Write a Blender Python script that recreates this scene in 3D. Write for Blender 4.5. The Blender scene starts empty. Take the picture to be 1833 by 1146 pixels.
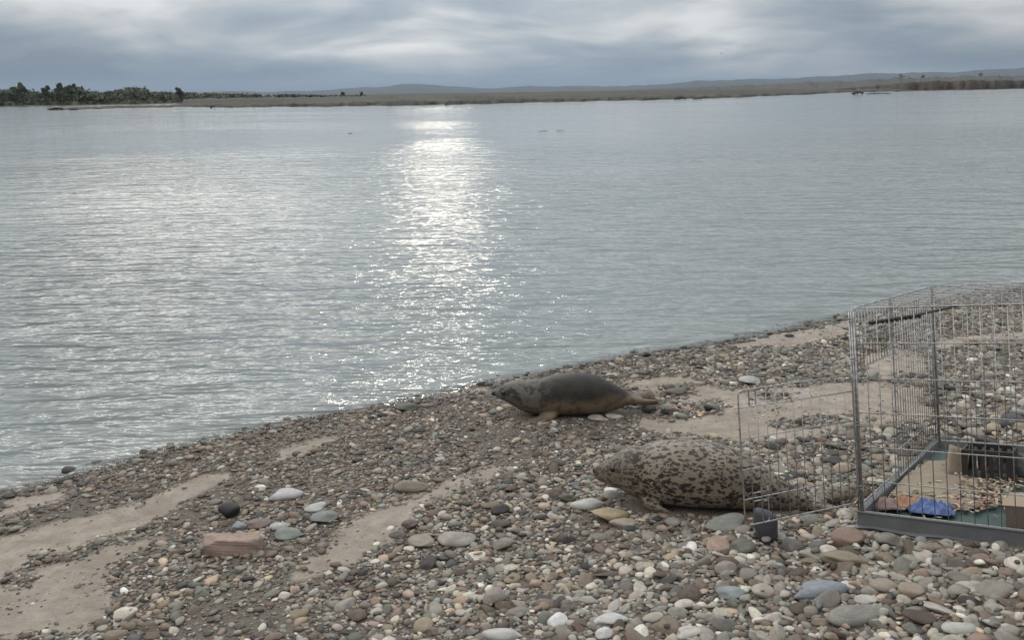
import bpy, bmesh, math, random
import numpy as np
from mathutils import Vector, Matrix

random.seed(7)
rng = np.random.default_rng(11)
scene = bpy.context.scene
col = scene.collection

# ------------------------------------------------------------------ camera
W, HH, FPX = 1833.0, 1146.0, 1500.0
CX, CY = W / 2, HH / 2
CAM_H = 1.70
HAZE = 0.00007
PITCH = math.atan(408 / FPX)
ROLL = math.radians(0.8)
fwd = np.array([0, math.cos(PITCH), -math.sin(PITCH)])
up0 = np.array([0, math.sin(PITCH), math.cos(PITCH)])
rt0 = np.array([1.0, 0, 0])
rgt = rt0 * math.cos(ROLL) - up0 * math.sin(ROLL)
upv = up0 * math.cos(ROLL) + rt0 * math.sin(ROLL)
cam_pos = np.array([0, 0, CAM_H])
cd = bpy.data.cameras.new('camera')
cam = bpy.data.objects.new('camera', cd)
col.objects.link(cam)
cd.sensor_fit = 'HORIZONTAL'
cd.sensor_width = 36
cd.lens = FPX / W * 36
cd.clip_start = 0.05
cd.clip_end = 60000
cam.matrix_world = Matrix(((rgt[0], upv[0], -fwd[0], 0), (rgt[1], upv[1], -fwd[1], 0),
                           (rgt[2], upv[2], -fwd[2], CAM_H), (0, 0, 0, 1)))
scene.camera = cam

# ------------------------------------------------------------------ sky, sun, exposure
SUN_AZ = math.radians(-5.0)      # measured from +Y towards +X
SUN_EL = math.radians(20)
scene.view_settings.view_transform = 'Standard'
scene.view_settings.look = 'None'
scene.view_settings.exposure = -1.78
scene.view_settings.gamma = 1.0
scene.view_settings.use_curve_mapping = False
scene.cycles.use_denoising = True
scene.cycles.max_bounces = 8
scene.cycles.transparent_max_bounces = 12
scene.cycles.volume_bounces = 0

world = bpy.data.worlds.new('World')
scene.world = world
world.use_nodes = True
nt = world.node_tree
nt.nodes.clear()


class NB:
    """small helper that adds nodes to one tree"""
    def __init__(self, tree):
        self.t = tree

    def n(self, typ, **kw):
        nd = self.t.nodes.new(typ)
        for k, v in kw.items():
            setattr(nd, k, v)
        return nd

    def set(self, sock, v):
        if isinstance(v, bpy.types.NodeSocket):
            self.t.links.new(v, sock)
        elif v is not None:
            sock.default_value = v

    def math(self, op, a, b=None, c=None, clamp=False):
        nd = self.n('ShaderNodeMath', operation=op, use_clamp=clamp)
        for i, v in enumerate((a, b, c)):
            self.set(nd.inputs[i], v)
        return nd.outputs[0]

    def vmath(self, op, a, b=None, scale=None):
        nd = self.n('ShaderNodeVectorMath', operation=op)
        self.set(nd.inputs[0], a)
        if b is not None:
            self.set(nd.inputs[1], b)
        if scale is not None:
            self.set(nd.inputs['Scale'], scale)
        return nd.outputs['Value'] if op in ('DOT_PRODUCT', 'LENGTH') else nd.outputs[0]

    def noise(self, vec, scale, detail=3, rough=0.5, dist=0.0, dim='3D'):
        nd = self.n('ShaderNodeTexNoise', noise_dimensions=dim)
        if vec is not None:
            self.t.links.new(vec, nd.inputs['Vector'])
        self.set(nd.inputs['Scale'], scale)
        self.set(nd.inputs['Detail'], detail)
        self.set(nd.inputs['Roughness'], rough)
        self.set(nd.inputs['Distortion'], dist)
        return nd.outputs[0]

    def ramp(self, fac, stops, interp='LINEAR'):
        nd = self.n('ShaderNodeValToRGB')
        self.set(nd.inputs[0], fac)
        cr = nd.color_ramp
        cr.interpolation = interp
        while len(cr.elements) > 1:
            cr.elements.remove(cr.elements[-1])
        cr.elements[0].position = stops[0][0]
        cr.elements[0].color = col4(stops[0][1])
        for p, c in stops[1:]:
            e = cr.elements.new(p)
            e.color = col4(c)
        return nd.outputs[0]

    def mix(self, fac, a, b, blend='MIX'):
        nd = self.n('ShaderNodeMix', data_type='RGBA', blend_type=blend)
        self.set(nd.inputs[0], fac)
        self.set(nd.inputs[6], a if isinstance(a, bpy.types.NodeSocket) else col4(a))
        self.set(nd.inputs[7], b if isinstance(b, bpy.types.NodeSocket) else col4(b))
        return nd.outputs[2]

    def maprange(self, v, a, b, c=0.0, d=1.0, smooth=False):
        nd = self.n('ShaderNodeMapRange', interpolation_type='SMOOTHSTEP' if smooth else 'LINEAR')
        self.set(nd.inputs[0], v)
        for i, x in enumerate((a, b, c, d)):
            self.set(nd.inputs[i + 1], x)
        return nd.outputs[0]

    def mapping(self, vec, loc=(0, 0, 0), rot=(0, 0, 0), scale=(1, 1, 1)):
        nd = self.n('ShaderNodeMapping')
        self.t.links.new(vec, nd.inputs[0])
        nd.inputs[1].default_value = loc
        nd.inputs[2].default_value = rot
        nd.inputs[3].default_value = scale
        return nd.outputs[0]


def col4(c):
    if isinstance(c, (int, float)):
        return (c, c, c, 1)
    return tuple(c) + (1,) if len(c) == 3 else tuple(c)


def srgb(r, g, b, k=1.0):
    def f(u):
        u /= 255
        return (u / 12.92 if u <= 0.04045 else ((u + 0.055) / 1.055) ** 2.4) * k
    return (f(r), f(g), f(b))


sun_dir = np.array([math.sin(SUN_AZ) * math.cos(SUN_EL), math.cos(SUN_AZ) * math.cos(SUN_EL), math.sin(SUN_EL)])
b = NB(nt)
tc = b.n('ShaderNodeTexCoord')
dirv = b.vmath('NORMALIZE', tc.outputs['Generated'])
sep = b.n('ShaderNodeSeparateXYZ')
nt.links.new(dirv, sep.inputs[0])
zz = b.math('MAXIMUM', sep.outputs[2], 0.0)
inv = b.math('DIVIDE', 1.0, b.math('ADD', zz, 0.20))
pl = b.vmath('SCALE', dirv, scale=inv)
flat = b.n('ShaderNodeCombineXYZ')
s2 = b.n('ShaderNodeSeparateXYZ')
nt.links.new(pl, s2.inputs[0])
nt.links.new(s2.outputs[0], flat.inputs[0])
nt.links.new(s2.outputs[1], flat.inputs[1])
pl2 = b.mapping(flat.outputs[0], loc=(23.2, 18.25, 0.0), scale=(0.9, 1.0, 1.0))
n1 = b.noise(pl2, 1.3, 6, 0.50, 0.35)
n2 = b.noise(b.mapping(flat.outputs[0], loc=(33.6, 37.79, 5.0), scale=(0.35, 0.8, 1)), 1.1, 3, 0.5)
dens = b.math('ADD', b.math('MULTIPLY', n1, 0.72), b.math('MULTIPLY', n2, 0.34))
# overcast: grey bellies, paler gaps, brighter overhead
cloud = b.ramp(dens, [(0.38, (11.8, 12.2, 12.5)), (0.455, (8.2, 8.9, 9.5)), (0.52, (5.7, 6.8, 7.9)), (0.62, (4.0, 5.0, 6.2))])
lowband = b.maprange(zz, 0.004, 0.055, 1.0, 0.0, smooth=True)
lown = b.math('MULTIPLY', lowband, b.maprange(n2, 0.35, 0.6, 0.72, 0.95))
cloud = b.mix(lown, cloud, (2.5, 3.8, 5.5))
zen = b.maprange(zz, 0.06, 0.70, 0.0, 1.0, smooth=True)
gap = b.math('MULTIPLY', b.maprange(dens, 0.38, 0.49, 1.5, 0.0, smooth=True), b.maprange(zz, 0.10, 0.30, 0.0, 1.0, smooth=True))
cloud = b.mix(1.0, cloud, b.mix(zen, (1.0, 1.0, 1.0), (6.0, 5.25, 4.55)), 'MULTIPLY')
cloud = b.vmath('SCALE', cloud, scale=b.math('ADD', 1.0, gap))
# thin cloud round the hidden sun passes more light (forward scattering)
cosang = b.vmath('DOT_PRODUCT', dirv, tuple(sun_dir))
cosp = b.math('MAXIMUM', cosang, 0.0)
halo = b.math('ADD', b.math('MULTIPLY', b.math('POWER', cosp, 40.0), 0.7), b.math('POWER', cosp, 8.0))
cloud = b.vmath('SCALE', cloud, scale=b.math('ADD', b.math('MULTIPLY', b.math('POWER', cosp, 2.0), 0.75), b.math('ADD', 0.62, b.math('MULTIPLY', halo, 0.30))))
sky = b.n('ShaderNodeTexSky', sky_type='NISHITA')
sky.sun_disc = False
sky.sun_elevation = SUN_EL
sky.sun_rotation = SUN_AZ
sky.air_density = 1.0
sky.dust_density = 3.0
skyc = b.mix(0.985, sky.outputs[0], cloud)
bg = b.n('ShaderNodeBackground')
nt.links.new(skyc, bg.inputs[0])
bg.inputs[1].default_value = 0.15
wo = b.n('ShaderNodeOutputWorld')
nt.links.new(bg.outputs[0], wo.inputs[0])

sd_ = bpy.data.lights.new('sun', 'SUN')
sd_.energy = 0.62
sd_.angle = math.radians(4)
sd_.color = (1.0, 0.90, 0.74)
sun = bpy.data.objects.new('sun', sd_)
col.objects.link(sun)
sun.rotation_euler = Vector(tuple(-sun_dir)).to_track_quat('-Z', 'Y').to_euler()

# ------------------------------------------------------------------ helpers


def ray(u, v):
    return fwd + rgt * (u - CX) / FPX - upv * (v - CY) / FPX


def at(u, v, z=0.0):
    d = ray(u, v)
    return cam_pos + d * ((z - CAM_H) / d[2])


def project(P):
    d = np.asarray(P) - cam_pos
    zc = d @ fwd
    zc = np.where(np.abs(zc) < 1e-6, 1e-6, zc)
    return CX + FPX * (d @ rgt) / zc, CY - FPX * (d @ upv) / zc, zc


def new_obj(name, mesh, parent=None, mat=None):
    o = bpy.data.objects.new(name, mesh)
    col.objects.link(o)
    if parent is not None:
        o.parent = parent
    if mat is not None and mesh is not None:
        mesh.materials.clear()
        mesh.materials.append(mat)
    return o


def tag(o, label=None, cat=None, group=None, kind=None):
    if label:
        o['label'] = label
    if cat:
        o['category'] = cat
    if group:
        o['group'] = group
    if kind:
        o['kind'] = kind
    return o


def mesh_np(name, V, F, smooth=True):
    """V (n,3), F (m,3) or (m,4) arrays -> mesh"""
    V = np.asarray(V, np.float32)
    F = np.asarray(F, np.int32)
    me = bpy.data.meshes.new(name)
    k = F.shape[1]
    me.vertices.add(len(V))
    me.vertices.foreach_set('co', V.ravel())
    me.loops.add(F.size)
    me.loops.foreach_set('vertex_index', F.ravel())
    me.polygons.add(len(F))
    me.polygons.foreach_set('loop_start', np.arange(0, F.size, k, dtype=np.int32))
    me.polygons.foreach_set('loop_total', np.full(len(F), k, np.int32))
    me.polygons.foreach_set('use_smooth', np.full(len(F), smooth))
    me.update(calc_edges=True)
    return me


def mat_new(name):
    m = bpy.data.materials.new(name)
    m.use_nodes = True
    m.node_tree.nodes.clear()
    nb = NB(m.node_tree)
    out = nb.n('ShaderNodeOutputMaterial')
    return m, nb, out


def principled(nb, out, color, rough=0.6, spec=0.5, normal=None, metallic=0.0):
    p = nb.n('ShaderNodeBsdfPrincipled')
    nb.set(p.inputs['Base Color'], color if isinstance(color, bpy.types.NodeSocket) else col4(color))
    nb.set(p.inputs['Roughness'], rough)
    nb.set(p.inputs['Specular IOR Level'], spec)
    nb.set(p.inputs['Metallic'], metallic)
    if normal is not None:
        nb.set(p.inputs['Normal'], normal)
    nb.t.links.new(p.outputs[0], out.inputs['Surface'])
    return p


def bump(nb, h, strength=0.3, dist=0.01, normal=None):
    n = nb.n('ShaderNodeBump')
    nb.set(n.inputs['Height'], h)
    nb.set(n.inputs['Strength'], strength)
    nb.set(n.inputs['Distance'], dist)
    if normal is not None:
        nb.set(n.inputs['Normal'], normal)
    return n.outputs[0]


def simple_mat(name, color, rough=0.6, var=0.25, scale=30, bstr=0.2, bdist=0.002, metallic=0.0):
    m, nb, out = mat_new(name)
    t = nb.n('ShaderNodeTexCoord').outputs['Object']
    n = nb.noise(t, scale, 4, 0.6)
    c = nb.mix(n, tuple(x * (1 - var) for x in color), tuple(min(1, x * (1 + var)) for x in color))
    principled(nb, out, c, rough, 0.5, bump(nb, n, bstr, bdist), metallic)
    return m


# ------------------------------------------------------------------ beach shape
SHORE_PX = [(0, 890), (100, 865), (200, 835), (330, 800), (440, 778), (560, 750), (700, 728), (870, 690), (1060, 655),
            (1160, 632), (1250, 622), (1340, 608), (1520, 568), (1680, 540), (1833, 517)]
SH = np.array([at(*q)[:2] for q in SHORE_PX])
SH = np.vstack([SH[0] + np.array([-60, -6.0]), SH[0] - (SH[3] - SH[0]) * 3 + np.array([0, .6]), SH,
                SH[-1] + (SH[-1] - SH[-4]) * 2.0, SH[-1] + np.array([70, 22.0])])


def shore_dist(x, y):
    x = np.asarray(x, float)
    y = np.asarray(y, float)
    best = np.full(x.shape, 1e9)
    for a, c in zip(SH[:-1], SH[1:]):
        d = c - a
        t = np.clip(((x - a[0]) * d[0] + (y - a[1]) * d[1]) / (d @ d), 0, 1)
        best = np.minimum(best, np.hypot(x - a[0] - t * d[0], y - a[1] - t * d[1]))
    sgn = np.where(y < np.interp(x, SH[:, 0], SH[:, 1]), 1.0, -1.0)
    return best * sgn


def wob(x, y):
    return (0.010 * np.sin(1.7 * x + 2.3 * y + .4) + 0.007 * np.sin(4.1 * x - 2.9 * y + 1.3)
            + 0.0045 * np.sin(7.3 * x + 8.9 * y) + 0.003 * np.sin(15.1 * x - 11.7 * y + 2.0))


def terrain(x, y):
    s = shore_dist(x, y)
    k = 0.12
    sp = k * np.logaddexp(0, (s - 1.98) / k)
    land = 0.012 + 0.022 * s + 0.20 * np.minimum(sp, 3.2)
    sea = np.maximum(0.10 * s, -1.2)
    z = np.where(s > 0, np.minimum(land, 0.07 * s + .0005 + 10 * (s > .25)), sea)
    return z + wob(x, y) * np.clip(s / 1.6, 0.0, 1.0)


def ground_at(u, v):
    d = ray(u, v)
    t0, t1 = 0.5, 14.0
    for _ in range(2):
        ts = np.linspace(t0, t1, 300)
        P = cam_pos[None] + ts[:, None] * d[None]
        below = P[:, 2] < terrain(P[:, 0], P[:, 1])
        i = int(np.argmax(below)) if below.any() else len(ts) - 1
        t0, t1 = ts[max(i - 1, 0)], ts[i]
    P = cam_pos + d * 0.5 * (t0 + t1)
    return P


def axis(lo, hi, step, far, ratio=1.35):
    core = list(np.arange(lo, hi + 1e-6, step))
    out_r, st, x = [], step, core[-1]
    while x < far:
        st *= ratio
        x += st
        out_r.append(x)
    out_l, st, x = [], step, core[0]
    while x > -far:
        st *= ratio
        x -= st
        out_l.append(x)
    return np.array(out_l[::-1] + core + out_r)


# sand areas traced on the ground (pixels of the photograph dropped onto the beach)
SAND_PX = [
    [(0, 893), (60, 880), (110, 870), (135, 886), (60, 908), (0, 928)],
    [(0, 977), (69, 952), (138, 926), (228, 906), (325, 871), (406, 838), (430, 850), (337, 895), (285, 916), (289, 973),
     (244, 1001), (180, 1042), (196, 1074), (165, 1107), (140, 1140), (-80, 1160), (-80, 990)],
    [(450, 832), (500, 800), (560, 785), (650, 768), (620, 785), (540, 815)],
    [(505, 1030), (580, 969), (627, 921), (701, 911), (749, 895), (769, 878), (796, 861), (863, 844), (927, 830), (897, 851),
     (846, 864), (796, 891), (762, 911), (745, 948), (711, 969), (671, 979), (644, 1002), (610, 1029), (540, 1045)],
    [(1113, 692), (1140, 676), (1186, 655), (1276, 644), (1285, 655), (1245, 672), (1312, 682), (1317, 700), (1459, 689),
     (1600, 684), (1665, 690), (1668, 742), (1540, 770), (1440, 790), (1330, 788), (1170, 778), (1140, 760), (1180, 730), (1175, 700)],
    [(1260, 627), (1340, 610), (1520, 572), (1530, 600), (1400, 621)],
    [(860, 692), (760, 722), (800, 712), (885, 700)],
    [(1545, 640), (1600, 622), (1665, 640), (1665, 668), (1560, 676)],
    [(1672, 606), (1833, 590), (1833, 606), (1676, 628)],
]
STONE_PX = [[(8, 1040), (75, 992), (160, 973), (190, 952), (285, 930), (288, 950), (225, 968), (165, 992), (90, 1012), (20, 1054)],
            [(1180, 727), (1282, 721), (1290, 747), (1190, 754)], [(1186, 690), (1242, 688), (1246, 711), (1184, 713)],
            [(1248, 660), (1325, 664), (1330, 698), (1262, 694)], [(1150, 664), (1215, 650), (1300, 650), (1300, 662), (1210, 668), (1150, 678)],
            [(1360, 700), (1420, 698), (1425, 712), (1365, 716)], [(1395, 752), (1500, 748), (1505, 764), (1400, 768)]]


def poly_world(p):
    return np.array([ground_at(*q)[:2] for q in p])


SAND_W = [poly_world(p) for p in SAND_PX]
STONE_W = [poly_world(p) for p in STONE_PX]


def inside(poly, x, y):
    r = np.zeros(x.shape, bool)
    n = len(poly)
    for i in range(n):
        x0, y0 = poly[i]
        x1, y1 = poly[(i + 1) % n]
        c = (y0 > y) != (y1 > y)
        with np.errstate(divide='ignore', invalid='ignore'):
            r ^= c & (x < (x1 - x0) * (y - y0) / (y1 - y0 + 1e-12) + x0)
    return r


def sand_mask(x, y):
    jx = x + 0.035 * np.sin(9 * y + 3 * x) + 0.018 * np.sin(27 * x - 21 * y) + 0.010 * np.sin(61 * y + 40 * x)
    jy = y + 0.035 * np.sin(8 * x - 4 * y + 1) + 0.018 * np.sin(25 * y + 19 * x) + 0.010 * np.sin(57 * x - 33 * y)
    m = np.zeros(x.shape, bool)
    for p in SAND_W:
        m |= inside(p, jx, jy)
    for p in STONE_W:
        m &= ~inside(p, jx, jy)
    return m


# ------------------------------------------------------------------ ground sheet
gx = axis(-4.5, 7.0, 0.045, 900)
gy = axis(0.6, 8.2, 0.045, 900)
GX, GY = np.meshgrid(gx, gy)
GZ = terrain(GX, GY)
nx, ny = len(gx), len(gy)
idx = np.arange(nx * ny).reshape(ny, nx)
quads = np.stack([idx[:-1, :-1], idx[:-1, 1:], idx[1:, 1:], idx[1:, :-1]], -1).reshape(-1, 4)
me = mesh_np('beach', np.stack([GX, GY, GZ], -1).reshape(-1, 3), quads)
SDv = shore_dist(GX, GY).ravel()
a_ = me.attributes.new('shore', 'FLOAT', 'POINT')
a_.data.foreach_set('value', SDv.astype(np.float32))

m, nb, out = mat_new('sand')
t = nb.n('ShaderNodeTexCoord').outputs['Object']
at_s = nb.n('ShaderNodeAttribute', attribute_name='shore').outputs['Fac']
nA = nb.noise(t, 1.6, 5, 0.6)
nB = nb.noise(t, 14, 5, 0.65)
nC = nb.noise(t, 260, 3, 0.7)
c = nb.mix(nb.maprange(nA, 0.3, 0.7), (0.395, 0.34, 0.287), (0.53, 0.46, 0.395))
c = nb.mix(nb.maprange(nB, 0.35, 0.7), c, (0.32, 0.268, 0.225))
nE = nb.noise(t, 4.5, 4, 0.6, 0.6)
c = nb.mix(nb.math('MULTIPLY', nb.maprange(nE, 0.48, 0.62, 0, 1, True), 0.55), c, (0.29, 0.238, 0.195))
c = nb.mix(nb.math('MULTIPLY', nb.maprange(nC, 0.5, 0.75), 0.5), c, (0.19, 0.15, 0.12))
wet = nb.maprange(nb.math('ADD', at_s, nb.math('MULTIPLY', nb.math('SUBTRACT', nB, 0.5), 0.25)), 0.02, 0.34, 1.0, 0.0, smooth=True)
c = nb.mix(nb.math('MULTIPLY', wet, 0.3), c, (0.155, 0.125, 0.10))
sandy = nb.n('ShaderNodeAttribute', attribute_name='sandy').outputs['Fac']
sandy = nb.maprange(nb.math('ADD', sandy, nb.math('MULTIPLY', nb.math('SUBTRACT', nB, .5), .8)), .3, .65, 0, 1, smooth=True)
grit = nb.n('ShaderNodeTexVoronoi')
nb.t.links.new(t, grit.inputs['Vector'])
grit.inputs['Scale'].default_value = 130
gcol = nb.mix(nb.n('ShaderNodeSeparateColor').outputs[0] if False else nb.noise(t, 70, 4, .7), (0.11, 0.095, 0.082), (0.27, 0.235, 0.20))
c = nb.mix(sandy, gcol, c)
gh = nb.math('MULTIPLY', nb.math('SUBTRACT', 1.0, sandy), nb.math('MULTIPLY', nb.math('SUBTRACT', 1.0, grit.outputs['Distance']), .35))
h = nb.math('ADD', nb.math('ADD', nb.math('ADD', gh, nb.math('MULTIPLY', nE, 1.2)), nb.math('MULTIPLY', nB, 1.0)), nb.math('MULTIPLY', nC, 0.16))
principled(nb, out, c, nb.maprange(wet, 0, 1, 0.92, 0.38), 0.35, bump(nb, h, 0.8, 0.045))
a_ = me.attributes.new('sandy', 'FLOAT', 'POINT')
jx = [sand_mask(GX + q[0], GY + q[1]).astype(float) for q in ((0, 0), (.05, 0), (-.05, 0), (0, .05), (0, -.05))]
a_.data.foreach_set('value', (sum(jx) / 5).ravel().astype(np.float32))
beach = new_obj('beach', me, mat=m)
tag(beach, kind='structure')

# ------------------------------------------------------------------ water sheet
wx = axis(-6, 9, 0.25, 3000, 1.3)
wy = axis(2.5, 12, 0.25, 3000, 1.3)
wy = wy[wy > -120]
WX, WY = np.meshgrid(wx, wy)
nx, ny = len(wx), len(wy)
idx = np.arange(nx * ny).reshape(ny, nx)
quads = np.stack([idx[:-1, :-1], idx[:-1, 1:], idx[1:, 1:], idx[1:, :-1]], -1).reshape(-1, 4)
me = mesh_np('river', np.stack([WX, WY, np.zeros_like(WX)], -1).reshape(-1, 3), quads)
a_ = me.attributes.new('shore', 'FLOAT', 'POINT')
a_.data.foreach_set('value', shore_dist(WX, WY).ravel().astype(np.float32))
m, nb, out = mat_new('river_water')
t = nb.n('ShaderNodeTexCoord').outputs['Object']
geo = nb.n('ShaderNodeNewGeometry')
at_s = nb.n('ShaderNodeAttribute', attribute_name='shore').outputs['Fac']
# calm and ruffled patches drift over the river
patch = nb.noise(nb.mapping(t, loc=(2.0, 5.0, 0), scale=(0.035, 0.075, 1)), 1.0, 3, 0.55)
ruffle = nb.maprange(patch, 0.36, 0.60, 0.6, 1.2, smooth=True)
# crests run roughly along the shore (rotated ripples), three sizes
ripA = nb.noise(nb.mapping(t, rot=(0, 0, math.radians(-24)), scale=(1.1, 4.6, 1)), 1.0, 2, 0.5, 0.4)
ripB = nb.noise(nb.mapping(t, rot=(0, 0, math.radians(-10)), scale=(4.5, 12.0, 1)), 1.0, 2, 0.55, 0.3)
ripC = nb.noise(nb.mapping(t, rot=(0, 0, math.radians(8)), scale=(15, 34, 1)), 1.0, 2, 0.5)
hgt = nb.math('ADD', nb.math('MULTIPLY', ripA, 0.09), nb.math('ADD', nb.math('MULTIPLY', ripB, 0.034), nb.math('MULTIPLY', ripC, 0.0055)))
ripD = nb.noise(nb.mapping(t, rot=(0, 0, math.radians(-17)), scale=(0.42, 1.25, 1)), 1.0, 2, 0.5, 0.5)
hgt = nb.math('ADD', hgt, nb.math('MULTIPLY', ripD, 0.10))
hgt = nb.math('MULTIPLY', hgt, ruffle)
shoal = nb.math('MULTIPLY', nb.maprange(at_s, -0.35, 0.0, 1.0, 0.7, smooth=True), nb.maprange(at_s, -30.0, -12.0, 0.30, 1.0, smooth=True))
hgt = nb.math('MULTIPLY', hgt, shoal)
nrm = bump(nb, hgt, 1.0, 1.0)
# far ripples show mostly the faces turned to the beach: crests hide the others
lean = nb.math('MULTIPLY', nb.math('MULTIPLY', nb.maprange(at_s, -8.0, -0.5, 1.0, 0.0), nb.maprange(at_s, -20.0, -8.0, 0.25, 1.0, smooth=True)), 0.085)
lv = nb.n('ShaderNodeCombineXYZ')
nb.t.links.new(nb.math('MULTIPLY', lean, -1.0), lv.inputs[1])
nrm = nb.vmath('NORMALIZE', nb.vmath('ADD', nrm, lv.outputs[0]))
body = nb.n('ShaderNodeBsdfPrincipled')
nb.set(body.inputs['Base Color'], col4((0.235, 0.255, 0.25)))
nb.set(body.inputs['Roughness'], 0.06)
nb.set(body.inputs['IOR'], 1.33)
nb.set(body.inputs['Normal'], nrm)
clear = nb.n('ShaderNodeMixShader')
fr = nb.n('ShaderNodeFresnel')
fr.inputs['IOR'].default_value = 1.33
nb.set(fr.inputs['Normal'], nrm)
tr = nb.n('ShaderNodeBsdfTransparent')
tr.inputs[0].default_value = (0.93, 0.94, 0.92, 1)
gl = nb.n('ShaderNodeBsdfGlossy')
gl.inputs['Roughness'].default_value = 0.06
nb.set(gl.inputs['Normal'], nrm)
nb.t.links.new(fr.outputs[0], clear.inputs[0])
nb.t.links.new(tr.outputs[0], clear.inputs[1])
nb.t.links.new(gl.outputs[0], clear.inputs[2])
murk = nb.maprange(at_s, -0.16, 0.03, 1.0, 0.0, smooth=True)
mx = nb.n('ShaderNodeMixShader')
nb.t.links.new(murk, mx.inputs[0])
nb.t.links.new(clear.outputs[0], mx.inputs[1])
nb.t.links.new(body.outputs[0], mx.inputs[2])
nb.t.links.new(mx.outputs[0], out.inputs['Surface'])
river = new_obj('river_water', me, mat=m)
tag(river, kind='structure')

# ------------------------------------------------------------------ far shore
def horizon_v(u):
    return CY - (408 + (u - CX) * math.tan(ROLL))


def far_land(name, line, profile, mat, umin, umax, seed, rough=1.0):
    """line: waterline pixels (u, v); profile(u) -> list of (distance factor, height m); a land sheet running back from the water"""
    r = np.random.default_rng(seed)
    us = np.arange(umin, umax + 1, 5.0)
    lu = [q[0] for q in line]
    lv = [q[1] for q in line]
    rows = None
    for u in us:
        v = np.interp(u, lu, lv) + rough * 0.35 * (math.sin(u * .11) + math.sin(u * .043 + 2) + .6 * math.sin(u * .29 + 1))
        v = max(v, horizon_v(u) + 2.2)
        P = at(u, v, 0.0)
        pr = profile(u)
        if rows is None:
            rows = [[] for _ in pr]
        for k, (f, hh) in enumerate(pr):
            jit = 1 + (0.004 * r.standard_normal() if 0 < k else 0)
            rows[k].append((P[0] * f * jit, P[1] * f * jit, hh * (1 + 0.10 * rough * r.standard_normal()) if k else -0.4))
    V = np.array(rows)
    n0, n1 = V.shape[:2]
    ii = np.arange(n0 * n1).reshape(n0, n1)
    q = np.stack([ii[:-1, :-1], ii[:-1, 1:], ii[1:, 1:], ii[1:, :-1]], -1).reshape(-1, 4)
    o = new_obj(name, mesh_np(name, V.reshape(-1, 3), q), mat=mat)
    tag(o, kind='structure')
    return o


def land_mat(name, ca, cb, cc, sx=0.02):
    m, nb, out = mat_new(name)
    t = nb.n('ShaderNodeTexCoord').outputs['Object']
    na = nb.noise(nb.mapping(t, scale=(sx, sx * 1.2, 0.2)), 1.0, 5, 0.65)
    nc = nb.noise(nb.mapping(t, scale=(sx * 9, sx * 9, 1)), 1.0, 4, 0.7)
    c = nb.mix(nb.maprange(na, 0.4, 0.6), ca, cb)
    c = nb.mix(nb.maprange(nc, 0.46, 0.60), c, cc)
    nd = nb.noise(nb.mapping(t, scale=(sx * 3, sx * .5, 1)), 1.0, 4, 0.7)
    c = nb.mix(nb.math('MULTIPLY', nb.maprange(nd, 0.5, 0.62), .7), c, cc)
    principled(nb, out, c, 0.95, 0.2, bump(nb, nc, 0.5, 0.4))
    return m


M_BAR = land_mat('gravel_flat', (0.078, 0.075, 0.065), (0.11, 0.10, 0.086), (0.042, 0.043, 0.036))
M_BANK = land_mat('river_bank_earth', (0.075, 0.06, 0.05), (0.10, 0.078, 0.064), (0.05, 0.043, 0.037))
M_LEFT = land_mat('river_bank_grass', (0.06, 0.07, 0.04), (0.085, 0.09, 0.05), (0.045, 0.05, 0.03))
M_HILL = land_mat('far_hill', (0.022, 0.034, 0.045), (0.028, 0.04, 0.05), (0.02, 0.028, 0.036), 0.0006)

far_land('far_gravel_bar', [(80, 197.5), (150, 195.5), (220, 193.5), (320, 191), (400, 192), (600, 190), (800, 187), (1000, 182), (1200, 177.5), (1300, 174.5), (1400, 170.5),
                            (1500, 165.5), (1700, 160)],
         lambda u: [(1, -.3), (1.012, .12 + .25 * min(1, max(0, (u - 250) / 300))), (1.06, .35 + .3 * min(1, max(0, (u - 300) / 300))),
                    (1.10 if u < 330 else 1.35, .1 if u < 330 else 1.0), (1.12 if u < 330 else 2.0, -.5 if u < 330 else 1.25),
                    (1.13 if u < 330 else 4.0, -.8 if u < 330 else 1.5), (1.14 if u < 330 else 12.0, -.8 if u < 330 else 2.2)], M_BAR, 85, 1640, 3)
far_land('far_left_bank', [(-900, 203), (0, 188.5), (200, 186), (320, 183), (420, 180)],
         lambda u: [(1, -.3), (1.01, .55), (1.05, 1.0), (1.5, 1.3), (5, 2.0), (20, 3.0)], M_LEFT, -900, 430, 5)
far_land('far_right_bank', [(1500, 164), (1560, 161.5), (1620, 162), (1833, 158), (2600, 148)],
         lambda u: [(1, -.3), (1.006, .5), (1.02, 1.1 + 3.2 * min(1, max(0, (u - 1500) / 160))), (1.3, 1.3 + 3.6 * min(1, max(0, (u - 1500) / 160))),
                    (1.32, 1.4), (3, 1.5)], M_BANK, 1490, 2700, 8, .5)
far_land('far_ridge', [(1000, 168), (1400, 162), (1833, 156), (2600, 146)],
         lambda u: [(1.6, 0.0), (1.9, 1.0 + 3.0 * min(1, max(0, (u - 1050) / 500))), (2.3, 1.5 + 18 * min(1, max(0, (u - 1050) / 600)) ** 1.2),
                    (3.0, 1.2 + 12 * min(1, max(0, (u - 1050) / 600))), (9, 2)], M_BAR, 1000, 2700, 9, .5)


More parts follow.
